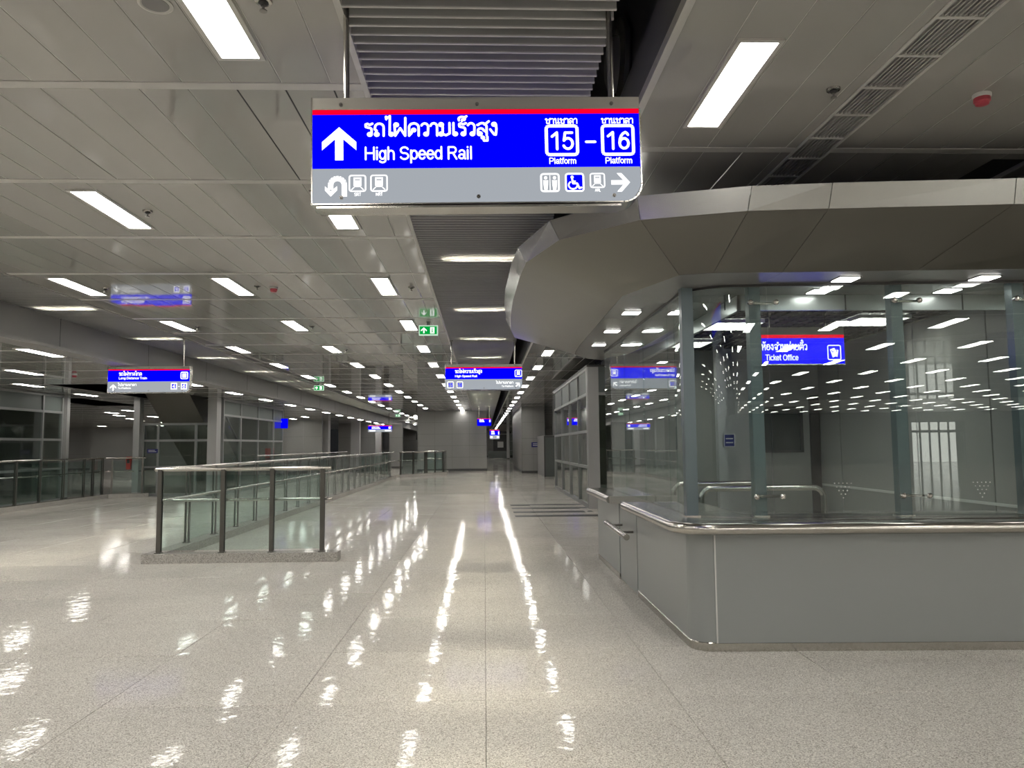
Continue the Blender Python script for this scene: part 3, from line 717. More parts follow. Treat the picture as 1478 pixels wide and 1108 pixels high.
def far_sign(x, y, ztop, W, Hh, label, grey=True, rodlen=0.5):
    r = thing('platform_sign', label, 'sign', (x, y, ztop)); u = W/463; hh = Hh/u
    h = 0.06
    ar = Art(463, u, 0)
    def fb(y0, y1, n, m):
        p, q = ar.pt(0, y0), ar.pt(463, y1); part(n, MB().box(p[0], q[0], -h, h, q[2], p[2]), m, r)
    g = hh*0.62 if grey else hh
    fb(0, hh*0.07, 'top_housing', M['signsilver']); fb(hh*0.07, hh*0.15, 'red_band', M['sred']); fb(hh*0.15, g, 'blue_panel', M['sblue'])
    if grey: fb(g, hh, 'grey_panel', M['sgrey'])
    a = Art(463, u, -h-0.004); a.text(TH_LONG if grey else TH_HSR, 70, hh*0.36, hh*0.14, 150, 0.22, 0); a.rect(70, hh*0.42, 240, hh*0.52)
    a.rect(400, hh*0.24, 446, hh*0.54)
    if grey: a.rect(30, hh*0.72, 140, hh*0.9); a.rect(330, hh*0.72, 440, hh*0.9)
    a.done('lettering', M['swhite'], r)
    rods(r, -W*0.38, W*0.38, rodlen, 0, 0.02)
    return r
far_sign(0.0, 45.0, 3.23, 0.82, 0.46, 'small lit blue sign hanging before the far grey wall', False, 0.62)
far_sign(-7.05, 52.0, 3.05, 1.60, 0.46, 'lit blue and white sign far off above the long railing', True, 0.8)
far_sign(0.95, 70.0, 3.1, 0.9, 0.9, 'tiny lit blue sign far down the right corridor', True, 0.75)
# blue projecting sign on the glass enclosure
e = thing('projecting_sign', 'small glowing blue sign on the corner of the glass escalator enclosure', 'sign', (-8.94, 34.2, 2.45))
part('blue_panel', MB().box(-0.06, 0.22, -0.05, 0.05, 0, 0.42), M['sblue'], e)
part('bracket', MB().box(-0.08, -0.06, -0.03, 0.03, 0.1, 0.32), M['alu'], e)

# exit signs
def exit_sign(x, y, ztop, label):
    r = thing('exit_sign', label, 'sign', (x, y, ztop-0.2)); W, Hh, d = 0.345, 0.18, 0.035
    part('housing', MB().box(-W/2, W/2, -d, d, 0, Hh), M['spale'], r)
    part('green_panel', MB().box(-W/2+0.018, W/2-0.018, -d-0.003, -d+0.001, 0.018, Hh-0.018), M['sgreen'], r)
    a = Art(100, W/100, -d-0.006); a.w = 100
    a.arrow(27, -26, 30, 0)
    a.rect(60, -42, 82, -9); a.m.v = list(a.m.v)
    a.done('arrow_symbol', M['swhite'], r)
    b2 = Art(100, W/100, -d-0.008); b2.disc(71, -35, 3.2); b2.stroke([(71, -31), (70, -21), (66, -13)], 4, 6); b2.stroke([(70, -21), (76, -14)], 4, 6); b2.stroke([(66, -27), (76, -27)], 3, 6)
    b2.done('running_figure', M['sgreen'], r)
    part('ceiling_bracket', MB().box(-0.03, 0.03, -0.012, 0.012, Hh, 0.248), M['alu'], r)
exit_sign(-1.0, 13.75, ZC-0.05, 'green exit sign under the ceiling beside the central slot')
exit_sign(-5.85, 27.2, ZC-0.05, 'green exit sign beside the left louvre slot')
exit_sign(-5.85, 52.0, ZC-0.05, 'tiny far green exit sign at the end of the left slot')

# ------------------------------------------------------------------ small ceiling fittings
def sprinkler(x, y, z, label, group='ceiling sprinklers'):
    r = thing('sprinkler', label, 'sprinkler', (x, y, z), 0, group)
    part('escutcheon', MB().lathe([(0.045, 0.0), (0.042, -0.012), (0.022, -0.016)], 'Z', 16), M['steel'], r)
    part('cup', MB().lathe([(0.026, -0.012), (0.026, -0.02), (0.014, -0.03)], 'Z', 14), M['black'], r)
    mb = MB().tube([(0, 0, -0.02), (0, 0, -0.055)], 0.007, 8); mb.lathe([(0.02, -0.055), (0.02, -0.06)], 'Z', 12); part('deflector', mb, M['steeldark'], r)
sprinkler(2.24, 4.62, ZC, 'sprinkler head between the right lamp and the air grille')
sprinkler(-1.10, 3.72, ZC, 'sprinkler head beside the front lamp at the top of the left ceiling')
for n, (x, y) in enumerate(((-3.18, 7.2), (-5.3, 10.75), (-3.15, 10.6), (-1.02, 10.7), (-1.02, 14.2), (-3.2, 14.2), (-5.3, 14.2), (-3.2, 17.7))):
    sprinkler(x, y, ZC, 'small sprinkler head %s' % ['beside the lamp nearest on the left ceiling', 'right of the front lamp near the left slot', 'right of the third lamp of the middle row', 'right of the third lamp beside the central slot', 'right of the lamp nearest the green exit sign', 'right of the fourth lamp of the middle row', 'right of the second lamp near the left slot', 'right of the fifth lamp of the middle row'][n])
def detector(x, y, z, label):
    r = thing('smoke_detector', label, 'smoke detector', (x, y, z), 0, 'red smoke detectors')
    part('base', MB().lathe([(0.056, 0), (0.056, -0.018), (0.052, -0.026)], 'Z', 20), M['white'], r)
    part('cap', MB().lathe([(0.05, -0.022), (0.05, -0.05), (0.042, -0.055), (0.04, -0.068), (0.03, -0.072)], 'Z', 20), M['red'], r)
detector(3.25, 4.68, ZC, 'red capped smoke detector above the ticket booth canopy')
detector(-2.95, 10.7, ZC, 'red capped smoke detector on the left ceiling')
detector(-9.3, 17.6, ZL, 'red capped smoke detector under the low left ceiling')
sp = thing('ceiling_speaker', 'round grey ceiling speaker at the top of the left ceiling', 'speaker', (-1.655, 3.765, ZC))
part('ring', MB().lathe([(0.085, 0), (0.085, -0.006), (0.072, -0.008), (0.066, -0.004)], 'Z', 28), M['rib'], sp)
part('mesh_cover', MB().lathe([(0.066, -0.002), (0.064, -0.006), (0.03, -0.007)], 'Z', 28), M['bulk'], sp)
# air grille strip
gr = thing('air_grille', 'long slotted air grille strip in the right ceiling', 'grille', (GR0, 1.0, ZC))
W = GR1-GR0
fr = MB(); fr.box(0, 0.02, 0, 6.6, -0.006, 0.03); fr.box(W-0.02, W, 0, 6.6, -0.006, 0.03); part('frame', fr, M['rib'], gr)
y = 0.0
gsm = MB()
for i in range(10): gsm.box(0.03+i*(W-0.06)/9-0.005, 0.03+i*(W-0.06)/9+0.005, 0.012, 0.388, 0.0, 0.03)
gsme = gsm.mesh('grille_bars', M['panel'])
cbm = MB().box(0.02, W-0.02, -0.012, 0.012, -0.004, 0.03).mesh('cross_bar', M['rib'])
while y < 6.55:
    o = link('grille_bars', gsme, gr, (0, y, 0)); link('cross_bar', cbm, gr, (0, y, 0)); y += 0.4
part('backing', MB().box(0, W, 0, 6.6, 0.05, 0.06), M['fascia'], gr)
struct(part('opening_shade', MB().box(4.09, 4.42, 5.80, 6.9, ZC+0.035, ZC+0.3), M['void']), 'black fill painting the dark of the opening in the right ceiling above the canopy')  # dark block stands in for the shade inside the ceiling opening
# round air outlet
rn = thing('air_outlet', 'large round air outlet on the dark wall beside the central slot', 'air outlet', (1.34, 6.85, 5.15))
part('dish', MB().lathe([(0.36, 0.0), (0.40, -0.03), (0.40, -0.07), (0.31, -0.10), (0.29, -0.06), (0.26, -0.05)], 'X', 36), M['rim'], rn)
part('nozzle', MB().lathe([(0.255, -0.045), (0.24, -0.14), (0.17, -0.17), (0.05, -0.16)], 'X', 30), M['bulk'], rn)

# ------------------------------------------------------------------ balustrades
def balustrade(label, pts, posts, htop=1.30, zrail=0.86, kerb=(0.12, 0.13), open_rail=1, group=None, railside=1.0, endpost=True, pw=0.029):
    """pts: polyline of the kerb centre line; posts: distances along each segment"""
    r = thing('balustrade', label, 'railing', (pts[0][0], pts[0][1], 0), 0, group)
    ox, oy = pts[0]
    kb, ht = kerb
    for si in range(len(pts)-1):
        a, c = Vector((pts[si][0]-ox, pts[si][1]-oy, 0)), Vector((pts[si+1][0]-ox, pts[si+1][1]-oy, 0))
        d = (c-a); L = d.length; d.normalize(); nrm = Vector((-d.y, d.x, 0)); up = Vector((0, 0, 1))
        part('kerb', MB().obox((a+c)/2+up*ht/2+(d*(kb+0.001) if si else d*0), d, nrm, up, L/2+(kb if si == 0 else 0), kb, ht/2), M['kerb'], r)
        part('top_rail', MB().tube([a+up*htop, c+up*htop], 0.028, 10), M['steel'], r)
        off = nrm*0.09*railside
        if zrail:
            hr = part('handrail', MB().tube([a+off+up*zrail, c+off+up*zrail], 0.022, 10), M['steel'], r)
        ps = posts[si]
        for n, t in enumerate(ps):
            p = a+d*t
            mb = MB(); mb.obox(p+up*(ht+(htop-ht)/2)+nrm*pw*0.9, d, nrm, up, pw, 0.007, (htop-ht)/2); mb.obox(p+up*(ht+(htop-ht)/2)-nrm*pw*0.9, d, nrm, up, pw, 0.007, (htop-ht)/2)
            mb.obox(p+up*(ht+0.006), d, nrm, up, pw*1.5, pw*1.7, 0.006)
            po = part('post', mb, M['railpost'], r)
            if zrail:
                part('rail_bracket', MB().tube([p+up*(zrail-0.06)+nrm*0.02*railside, p+off+up*(zrail-0.06), p+off+up*(zrail-0.01)], 0.008, 6), M['steel'], po)
        for t0, t1 in zip(ps, ps[1:]):
            m = a+d*(t0+t1)/2
            part('glass_pane', MB().obox(m+up*(ht+0.04+(htop-0.08-ht-0.04)/2), d, nrm, up, (t1-t0)/2-0.02, 0.005, (htop-0.08-ht-0.04)/2), M['railglass'], r)
    return r
def steps(L, s, a=0.08): 
    n = max(1, round((L-2*a)/s)); return [a+(L-2*a)*i/n for i in range(n+1)]
FY = 11.06
balustrade('L shaped steel and glass railing on a granite kerb in mid concourse', [(-2.19, FY), (-4.66, FY), (-4.66, 39.6)],
           [[0.12, 0.83, 1.52, 2.4], steps(39.6-FY, 1.21, 1.2)], railside=-1.0)
balustrade('far glass railing before the distant grey wall', [(-4.4, 40.0), (-3.2, 42.0), (-2.3, 43.6), (-2.3, 46.4), (-3.6, 46.4)],
           [steps(2.33, 1.1), steps(1.83, 0.9), steps(2.8, 1.2), steps(1.3, 1.2)], railside=1.0)
balustrade('glass railing on a low kerb at the left before the glass enclosure', [(-12.42, 15.0), (-12.42, 25.6), (-11.3, 26.0)],
           [[0.4, 1.6, 2.6, 3.6, 4.6, 5.8, 6.9, 8.1, 9.25, 9.8, 10.4], [0.2, 1.1]], railside=1.0)
balustrade('glass railing behind the long mid concourse railing', [(-8.2, 28.0), (-8.2, 46.0)], [steps(18, 1.6)], railside=1.0)

# ------------------------------------------------------------------ glass enclosures on the left
def frame_wall(label, p0, p1, verts, trans, ztop, zg0=0.05, cat='partition', frost_from=None, name='glass_partition', skip=(), glassm=None, mw=0.035, ztrans_pos=True):
    """aluminium framed glazing from p0 to p1; verts = distances of mullions, trans = transom heights"""
    r = thing(name, label, cat, (p0[0], p0[1], 0))
    a = Vector((0, 0, 0)); c = Vector((p1[0]-p0[0], p1[1]-p0[1], 0)); d = c.normalized(); n = Vector((-d.y, d.x, 0)); up = Vector((0, 0, 1))
    for t in verts: part('mullion', MB().obox(d*t+up*ztop/2, d, n, up, mw, 0.05, ztop/2), M['alu'], r)
    zs = [zg0]+list(trans)+[ztop]
    for k, z in enumerate(zs):
        if z in skip: continue
        L = verts[-1]-verts[0]
        part('transom', MB().obox(d*(verts[0]+L/2)+up*(z if k < len(zs)-1 else z-0.03), d, n, up, L/2, 0.045, 0.035 if k else 0.05), M['alu'], r)
    for t0, t1 in zip(verts, verts[1:]):
        for z0, z1 in zip(zs, zs[1:]):
            fro = frost_from is not None and z0 >= frost_from
            part('frosted_pane' if fro else 'glass_pane', MB().obox(d*(t0+t1)/2+up*(z0+z1)/2, d, n, up, (t1-t0)/2-mw, 0.006, (z1-z0)/2-0.03), M['frost'] if fro else (glassm or M['hallglass']), r)
    return r
def clad_column(x, y, w, d, z, label):
    r = thing('clad_column', label, 'column', (x, y, 0))
    part('shaft', MB().box(-w/2, w/2, -d/2, d/2, 0.1, z), M['column'], r)
    part('plinth', MB().box(-w/2-0.01, w/2+0.01, -d/2-0.01, d/2+0.01, 0, 0.1), M['skirt'], r)
    return r
frame_wall('tall glazed wall of the escalator enclosure at the left edge', (-13.25, 14.0), (-13.25, 24.4), [0, 2.4, 4.8, 7.2, 9.35, 10.4], (1.0, 1.90, 2.75), ZL-0.01, frost_from=2.7)
clad_column(-13.2, 24.6, 0.13, 0.16, ZL, 'grey clad column at the end of the left glazed wall')
frame_wall('glazed front of the escalator enclosure below the escalator soffit', (-11.5, 26.25), (-9.2, 26.25), [0, 0.5, 1.75, 2.3], (0.98, 1.87), 2.45)
frame_wall('glazed long side of the escalator enclosure with pale frosted top panes', (-9.0, 26.5), (-9.0, 34.4), [0.1, 2.0, 4.15, 6.3, 7.85], (0.98, 1.87, 2.74), ZL-0.01, frost_from=2.7)
clad_column(-11.62, 26.1, 0.2, 0.3, ZL, 'grey clad column left of the sloping escalator soffit')
clad_column(-9.12, 26.15, 0.30, 0.42, ZL, 'grey clad column right of the sloping escalator soffit')
def escalator(x0, x1, y0, z0, slope, L, label):
    r = thing('escalator', label, 'escalator', ((x0+x1)/2, y0, 0))
    hw = (x1-x0)/2; d = Vector((0, math.cos(slope), -math.sin(slope))); n = Vector((0, math.sin(slope), math.cos(slope))); ax = Vector((1, 0, 0))
    c = Vector((0, 0, z0))+d*L/2
    part('soffit', MB().obox(c+n*0.02, ax, d, n, hw, L/2, 0.02), M['truss'], r)
    for s in (-1, 1):
        part('side_panel', MB().obox(c+n*0.45+ax*s*(hw-0.02), ax, d, n, 0.02, L/2, 0.42), M['truss'], r)
        part('balustrade_panel', MB().obox(c+n*1.3+ax*s*(hw-0.15), ax, d, n, 0.01, L/2, 0.42), M['hallglass'], r)
        part('handrail', MB().tube([c-d*L/2+n*1.75+ax*s*(hw-0.15), c+d*L/2+n*1.75+ax*s*(hw-0.15)], 0.04, 8), M['black'], r)
    st = MB()
    k = 0
    while k*0.4 < L-0.4:
        p = Vector((0, 0, z0))+d*(k*0.4+0.2)+n*0.8; st.box(-hw+0.2, hw-0.2, p.y-0.2, p.y+0.2, p.z-0.1, p.z); k += 1
    o = part('steps', st, M['steeldark'], r); o.name = 'step_band'; o['kind'] = 'stuff'
    return r
escalator(-11.3, -9.85, 23.6, 4.85, R(33), 8.9, 'dark metal escalator sloping down behind the glazed enclosure')
escalator(-17.0, -15.2, 15.5, 5.0, R(31), 9.0, 'dark metal escalator behind the left glazed wall')
# things seen through the enclosures
box = MB().box(-12.3, -9.6, 35.2, 35.4, 0, ZL); struct(part('wall_enclosure', box, M['walldark']), 'grey wall at the back of the escalator enclosure')
struct(part('wall_back_left', MB().box(-26, -17.6, 31.0, 31.2, 0, ZL).box(-24, -13.6, 13, 13.2, 0, ZL), M['walldark']), 'dark wall behind the left glazed wall')
fe = thing('fire_call_point', 'red fire hose box beside the left grey column', 'fire box', (-11.86, 26.05, 0.92))
part('box', MB().box(-0.07, 0.07, -0.09, 0.03, 0, 0.42), M['redbright'], fe); part('window', MB().box(-0.045, 0.045, -0.095, -0.088, 0.2, 0.34), M['black'], fe)
fe2 = thing('fire_cabinet', 'red fire alarm panel seen through the enclosure glass', 'fire box', (-9.75, 35.16, 0.95))
part('box', MB().box(-0.19, 0.19, -0.06, 0.03, 0, 0.62), M['redbright'], fe2); part('handle', MB().box(0.08, 0.13, -0.08, -0.06, 0.25, 0.37), M['white'], fe2)
pl = thing('wall_plate_sign', 'dark blue plate on the glazed front left of the escalator', 'sign', (-11.15, 26.16, 1.45))
part('plate', MB().box(-0.17, 0.17, -0.02, 0.0, 0, 0.14), M['plateblue'], pl); part('lettering', MB().box(-0.13, 0.13, -0.024, -0.019, 0.04, 0.06).box(-0.13, 0.08, -0.024, -0.019, 0.085, 0.105), M['platewhite'], pl)

# ------------------------------------------------------------------ far walls
def wall_block(name, label, x0, x1, y0, y1, ztop, nx=6, nz=4, skirt=0.14, m='wall'):
    """block clad in separate panels on the face towards the hall"""
    r = struct(part(name, MB().box(x0+0.02, x1-0.02, y0+0.02, y1, 0, ztop), M['skirt']), label)
    for i in range(nx):
        for k in range(nz):
            a, c = x0+(x1-x0)*i/nx+0.004, x0+(x1-x0)*(i+1)/nx-0.004
            e, f = skirt+(ztop-skirt)*k/nz+0.004, skirt+(ztop-skirt)*(k+1)/nz-0.004
            part('wall_panel', MB().box(a, c, y0, y0+0.03, e, f), M[m], r)
    part('side_cladding', MB().box(x0, x0+0.02, y0, y1, skirt, ztop).box(x1-0.02, x1, y0, y1, skirt, ztop), M[m], r)
    part('skirting', MB().box(x0-0.005, x1+0.005, y0-0.012, y0+0.02, 0, skirt), M['skirt'], r)
    return r
wall_block('wall_far', 'plain grey panelled wall closing the central axis', -4.27, 0.17, 49.0, 90.0, ZC, 4, 5)
wall_block('wall_far_right', 'grey panelled wall block beside the right glazed partition', 2.15, 3.5, 44.0, 58.0, ZC, 2, 4)
dr = struct(bpy.data.objects.new('door_1', None), 'dark grey green door beside the right wall block'); C.objects.link(dr); dr.location = (3.32, 38.7, 0)
part('door_leaf', MB().box(-0.24, 0.46, 0, 0.05, 0.01, 2.0), M['doorm'], dr)
part('door_frame', MB().box(-0.29, -0.24, -0.02, 0.07, 0, 2.06).box(0.46, 0.51, -0.02, 0.07, 0, 2.06).box(-0.24, 0.46, -0.02, 0.07, 2.0, 2.06), M['skirt'], dr)
part('door_handle', MB().box(0.36, 0.42, -0.05, 0.0, 0.98, 1.02), M['steel'], dr)
struct(part('wall_door', MB().box(3.06, 3.9, 38.8, 44.0, 0, 2.1).box(3.5, 9, 38.8, 39.0, 0, ZC), M['wall']), 'grey wall around the door')
ps = thing('wall_plate_sign', 'dark blue plate on the far right wall block', 'sign', (2.995, 43.98, 1.49))
part('plate', MB().box(-0.28, 0.28, -0.03, 0, 0, 0.28), M['plateblue'], ps); part('lettering', MB().box(-0.2, 0.2, -0.036, -0.029, 0.08, 0.12).box(-0.2, 0.14, -0.036, -0.029, 0.17, 0.21), M['platewhite'], ps)
# far left walls and columns under the low ceiling
def flat_wall(name, label, x0, x1, y, z=ZL, m='wall', dz=0.25, nx=3):
    r = struct(part(name, MB().box(x0, x1, y+0.03, y+dz, 0, z), M['skirt']), label)
    for i in range(nx):
        a, c = x0+(x1-x0)*i/nx+0.004, x0+(x1-x0)*(i+1)/nx-0.004
        for e, f in ((0.12, 1.2), (1.208, 2.25), (2.258, z)): part('wall_panel', MB().box(a, c, y, y+0.035, e, f), M[m], r)
    return r
flat_wall('wall_left_far', 'grey panelled wall beyond the glass enclosure', -13.4, -10.0, 47.5)
clad_column(-10.35, 49.6, 0.75, 0.7, ZL, 'wide grey column left end of the far left walls')
flat_wall('wall_left_recess', 'grey wall recess between the far left columns', -10.6, -9.4, 56.0, nx=1)
clad_column(-9.15, 54.8, 0.6, 0.6, ZL, 'narrow grey column between the far left wall recesses')
flat_wall('wall_left_end', 'grey panelled wall left of the far blue sign', -9.6, -7.9, 56.8)
clad_column(-7.75, 56.4, 0.42, 0.5, ZL, 'pale grey column under the far blue sign')
struct(part('doorway_shade', MB().box(-7.5, -7.1, 57.2, 57.3, 0, 2.6), M['black']), 'black panel painting the dark of the doorway beside the pale far column')  # solid black box painted in for the dark of the open doorway
flat_wall('wall_left_corridor', 'grey wall right of the dark doorway', -7.1, -6.1, 57.4, nx=1)
flat_wall('wall_end_left', 'distant end wall of the left passage', -12, -3, 88.0, ZC, nx=6)
struct(part('wall_end_left_band', MB().box(-6.4, -4.4, 72, 72.2, 2.2, 2.9), M['black']), 'dark sign band at the end of the left passage')
for n, (x, y) in enumerate(((-5.2, 58), (-5.3, 62), (-6.6, 66), (-5.4, 70), (-6.7, 74), (-5.6, 80))):
    put_lamp(x, y, ZL+0.5 if x > -6.1 else ZL+0.4, 'tiny bright lamp, %s nearest in the far left passage' % nth(n), 'lamps in the far left passage')
# room seen through the gap at the left
r = flat_wall('wall_room_left', 'grey wall at the back of the far left room', -40, -23.0, 61.0, ZL, nx=6)
struct(part('wall_room_pier', MB().box(-30.4, -26.8, 60.2, 60.9, 0, ZL), M['wall']), 'pale pier on the back wall of the far left room')
struct(part('wall_left', MB().box(-44.2, -44, -25, 80, 0, 6), M['wall']), 'left side wall of the station hall')
# right corridor end
wall_block('wall_corridor_end', 'dark end wall of the right corridor', 0.2, 8.0, 112.0, 113.0, ZC, 6, 4, m='walldark')
kio = thing('kiosk', 'dark kiosk with a small grey screen at the end of the right corridor', 'kiosk', (2.1, 98.0, 0))
part('body', MB().box(-0.95, 0.95, 0, 1.2, 0.9, 3.0), M['black'], kio); part('base', MB().box(-1.6, 0.95, 0, 1.2, 0, 0.9), M['doorm'], kio)
part('screen', MB().box(-0.4, 0.35, -0.05, 0.0, 1.35, 2.1), M['column'], kio); part('canopy_board', MB().box(-1.2, 1.3, -0.3, 1.4, 3.1, 3.4), M['black'], kio)
frame_wall('glazed bay at the far end of the right corridor', (3.05, 92.0), (5.6, 92.0), [0, 1.1, 2.5], (1.0, 2.1, 3.0), ZC-0.05, cat='partition')
clad_column(2.85, 91.8, 0.3, 0.4, ZC, 'slim grey column at the far end of the right corridor')
# right glazed partition
PT = 3.57
frame_wall('right glazed partition with four bays beyond the ticket booth', (2.66, 19.25), (2.66, 28.4), [0, 2.0, 4.2, 6.55, 9.1], (1.03, 1.94, 2.89), PT, glassm=M['hallglass'], frost_from=2.85)
part_front = thing('partition_front', 'grey end column and dark opening of the right glazed enclosure', 'partition', (2.66, 19.15, 0))
part('end_column', MB().box(-0.04, 0.24, 0, 0.3, 0, PT), M['column'], part_front)
part('top_panel', MB().box(0.24, 4.0, 0.02, 0.1, 2.9, PT), M['frost'], part_front)
part('head_transom', MB().box(0.24, 4.0, 0, 0.1, 2.85, 2.92), M['alu'], part_front)
part('dark_glass', MB().box(0.24, 4.0, 0.03, 0.05, 0.05, 2.85), M['hallglass'], part_front)
part('coping', MB().box(-0.06, 4.0, -0.03, 9.5, PT, PT+0.05), M['skirt'], part_front)
struct(part('wall_partition_back', MB().box(4.8, 5.0, 19.2, 38.8, 0, ZC).box(2.75, 5.0, 28.6, 28.75, 0, PT), M['walldark']), 'dark wall inside the right glazed enclosure')
escalator(3.2, 4.6, 19.6, 3.4, R(31), 6.0, 'dark escalator inside the right glazed enclosure')

# ------------------------------------------------------------------ ticket booth canopy
ZT, ZB, ZS = 3.48, 3.30, 2.95
Tp = [(6.6, 4.98), (3.83, 5.20), (2.54, 5.31), (1.97, 5.38), (1.17, 5.62), (0.56, 6.25), (0.335, 7.12), (0.291, 7.78), (0.262, 9.1), (0.283, 10.2), (0.345, 11.4), (0.45, 12.1), (0.95, 12.9), (1.75, 13.3), (6.6, 13.6)]
Bp = [(6.6, 5.01), (3.825, 5.233), (2.52, 5.348), (1.945, 5.409), (1.196, 5.637), (0.634, 6.204), (0.40, 6.99), (0.369, 7.60), (0.347, 8.85), (0.358, 9.9), (0.40, 11.1), (0.49, 11.95), (1.0, 12.75), (1.78, 13.15), (6.6, 13.45)]
Ip = [(6.6, 5.62), (3.43, 5.81), (2.372, 5.876), (1.826, 5.895), (1.573, 5.98), (1.269, 6.83), (1.27, 7.3), (1.275, 7.9), (1.285, 8.8), (1.296, 9.8), (1.31, 10.6), (1.36, 11.3), (1.65, 11.9), (2.1, 12.2), (6.6, 12.4)]
can = thing('canopy', 'faceted grey metal canopy over the glass ticket booth', 'canopy', (3.0, 9.0, ZS))
def cpanel(name, pts, m, th=0.012, gap=0.003):
    pts = [Vector(p)-Vector((3.0, 9.0, ZS)) for p in pts]
    c = sum(pts, Vector())/len(pts)
    q = [p+(c-p).normalized()*gap for p in pts]
    nrm = Vector()
    for i in range(len(q)): nrm += (q[i]-c).cross(q[(i+1) % len(q)]-c)
    nrm.normalize()
    inn = Vector((1.5, 0.5, 0.4))-c
    if nrm.dot(inn) < 0: nrm = -nrm
    mb = MB(); k = [p+nrm*th for p in q]; mb.poly(q); mb.poly(k[::-1])
    for i in range(len(q)): mb.poly([q[i], q[(i+1) % len(q)], k[(i+1) % len(q)], k[i]])
    return part(name, mb, m, can)
for i in range(len(Tp)-1):
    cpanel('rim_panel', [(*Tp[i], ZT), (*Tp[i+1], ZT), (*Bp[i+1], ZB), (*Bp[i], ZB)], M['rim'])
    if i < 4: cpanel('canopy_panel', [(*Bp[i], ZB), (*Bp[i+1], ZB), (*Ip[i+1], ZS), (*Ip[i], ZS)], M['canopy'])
mb = MB(); nn = 7
rows = [[(Bp[i][0]*(1-k/nn)+Ip[i][0]*k/nn-3, Bp[i][1]*(1-k/nn)+Ip[i][1]*k/nn-9, ZB*(1-k/nn)+ZS*k/nn-ZS) for k in range(nn+1)] for i in range(4, len(Bp))]
base = 0
for rw in rows: mb.v += rw
for i in range(len(rows)-1):
    for k in range(nn):
        q = i*(nn+1)+k; mb.f.append((q, q+1, q+nn+2, q+nn+1)); mb.mi.append(0); mb.sm.append(True)
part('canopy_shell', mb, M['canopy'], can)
ins = [(3.6+(x-3.6)*0.965, 9.3+(y-9.3)*0.965) for x, y in Tp]
mb = MB(); mb.poly([(x-3, y-9, ZT-0.02-ZS) for x, y in ins]); mb.poly([(x-3, y-9, ZT-0.05-ZS) for x, y in ins][::-1]); part('roof_sheet', mb, M['rim'], can)
def soff(pts, name='soffit_panel'):
    mb = MB(); q = [(x-3, y-9, 0) for x, y in pts]; mb.poly(q); mb.poly([(x, y, 0.02) for x, y, z in q][::-1])
    for i in range(len(q)): x, z = q[i], q[(i+1) % len(q)]; mb.poly([x, z, (z[0], z[1], 0.02), (x[0], x[1], 0.02)])
    part(name, mb, M['soffit'], can)
YI, XI = 6.80, 2.32
soff([(6.6, 5.62), (3.43, 5.81), (3.43, YI), (6.6, YI)]); soff([(3.427, 5.81), (2.372, 5.876), (2.372, YI), (3.427, YI)])
soff([(2.369, 5.876), (1.826, 5.895), (1.573, 5.98), (1.269, 6.83), (XI, YI), (2.369, YI)])
soff([(1.269, 6.835), (1.285, 8.8), (XI, 8.8), (XI, YI+0.005)]); soff([(1.285, 8.805), (1.296, 9.8), (1.36, 11.3), (XI, 11.3), (XI, 8.805)])
soff([(1.36, 11.305), (1.65, 11.9), (2.1, 12.2), (6.6, 12.4), (6.6, 11.305)])
dm = MB(); dm.box(XI-3, 3.6, YI-9, YI-9+0.03, -0.14, 0.06); part('drop_fascia', dm, M['drop'], can)
dm = MB(); dm.box(XI-3, XI-3+0.03, YI-9, 11.2-9, -0.14, 0.06); part('drop_fascia', dm, M['drop'], can)
for x in (2.0, 2.2, 3.32, 4.42): 
    if x > 2.1: part('fascia_joint', MB().box(x-3-0.006, x-3+0.006, YI-9-0.004, YI-9+0.001, -0.14, 0.0), M['skirt'], can)
# square downlights in the soffit
for n, (x, y, lab) in enumerate(((3.0, 6.12, 'front'), (3.0, 6.62, 'behind glass'), (4.15, 6.08, 'front right'), (4.16, 6.60, 'right behind glass'), (1.52, 7.70, 'a'), (1.53, 8.95, 'b'), (1.56, 10.2, 'c'), (2.03, 8.9, 'd'), (2.04, 10.16, 'e'), (5.3, 6.05, 'f'), (2.03, 7.62, 'g'))):
    L = ['square soffit downlight left of the two in front of the booth glass', 'square soffit downlight behind the front glass, left one', 'square soffit downlight right of the two in front of the booth glass',
         'square soffit downlight behind the front glass, right one', 'square soffit downlight nearest along the left side of the booth', 'square soffit downlight second along the left side of the booth',
         'square soffit downlight farthest along the left side of the booth', 'square soffit downlight inside the left booth glass, middle one', 'square soffit downlight inside the left booth glass, far one',
         'square soffit downlight outside the picture', 'square soffit downlight inside the left booth glass, near one'][n]
    r = thing('downlight', L, 'lamp', (x, y, ZS), 0, 'canopy downlights')
    part('frame', MB().box(-0.095, 0.095, -0.095, 0.095, -0.006, 0.0), M['rim'], r)
    part('lens', MB().box(-0.082, 0.082, -0.082, 0.082, -0.010, -0.006), M['down'], r)

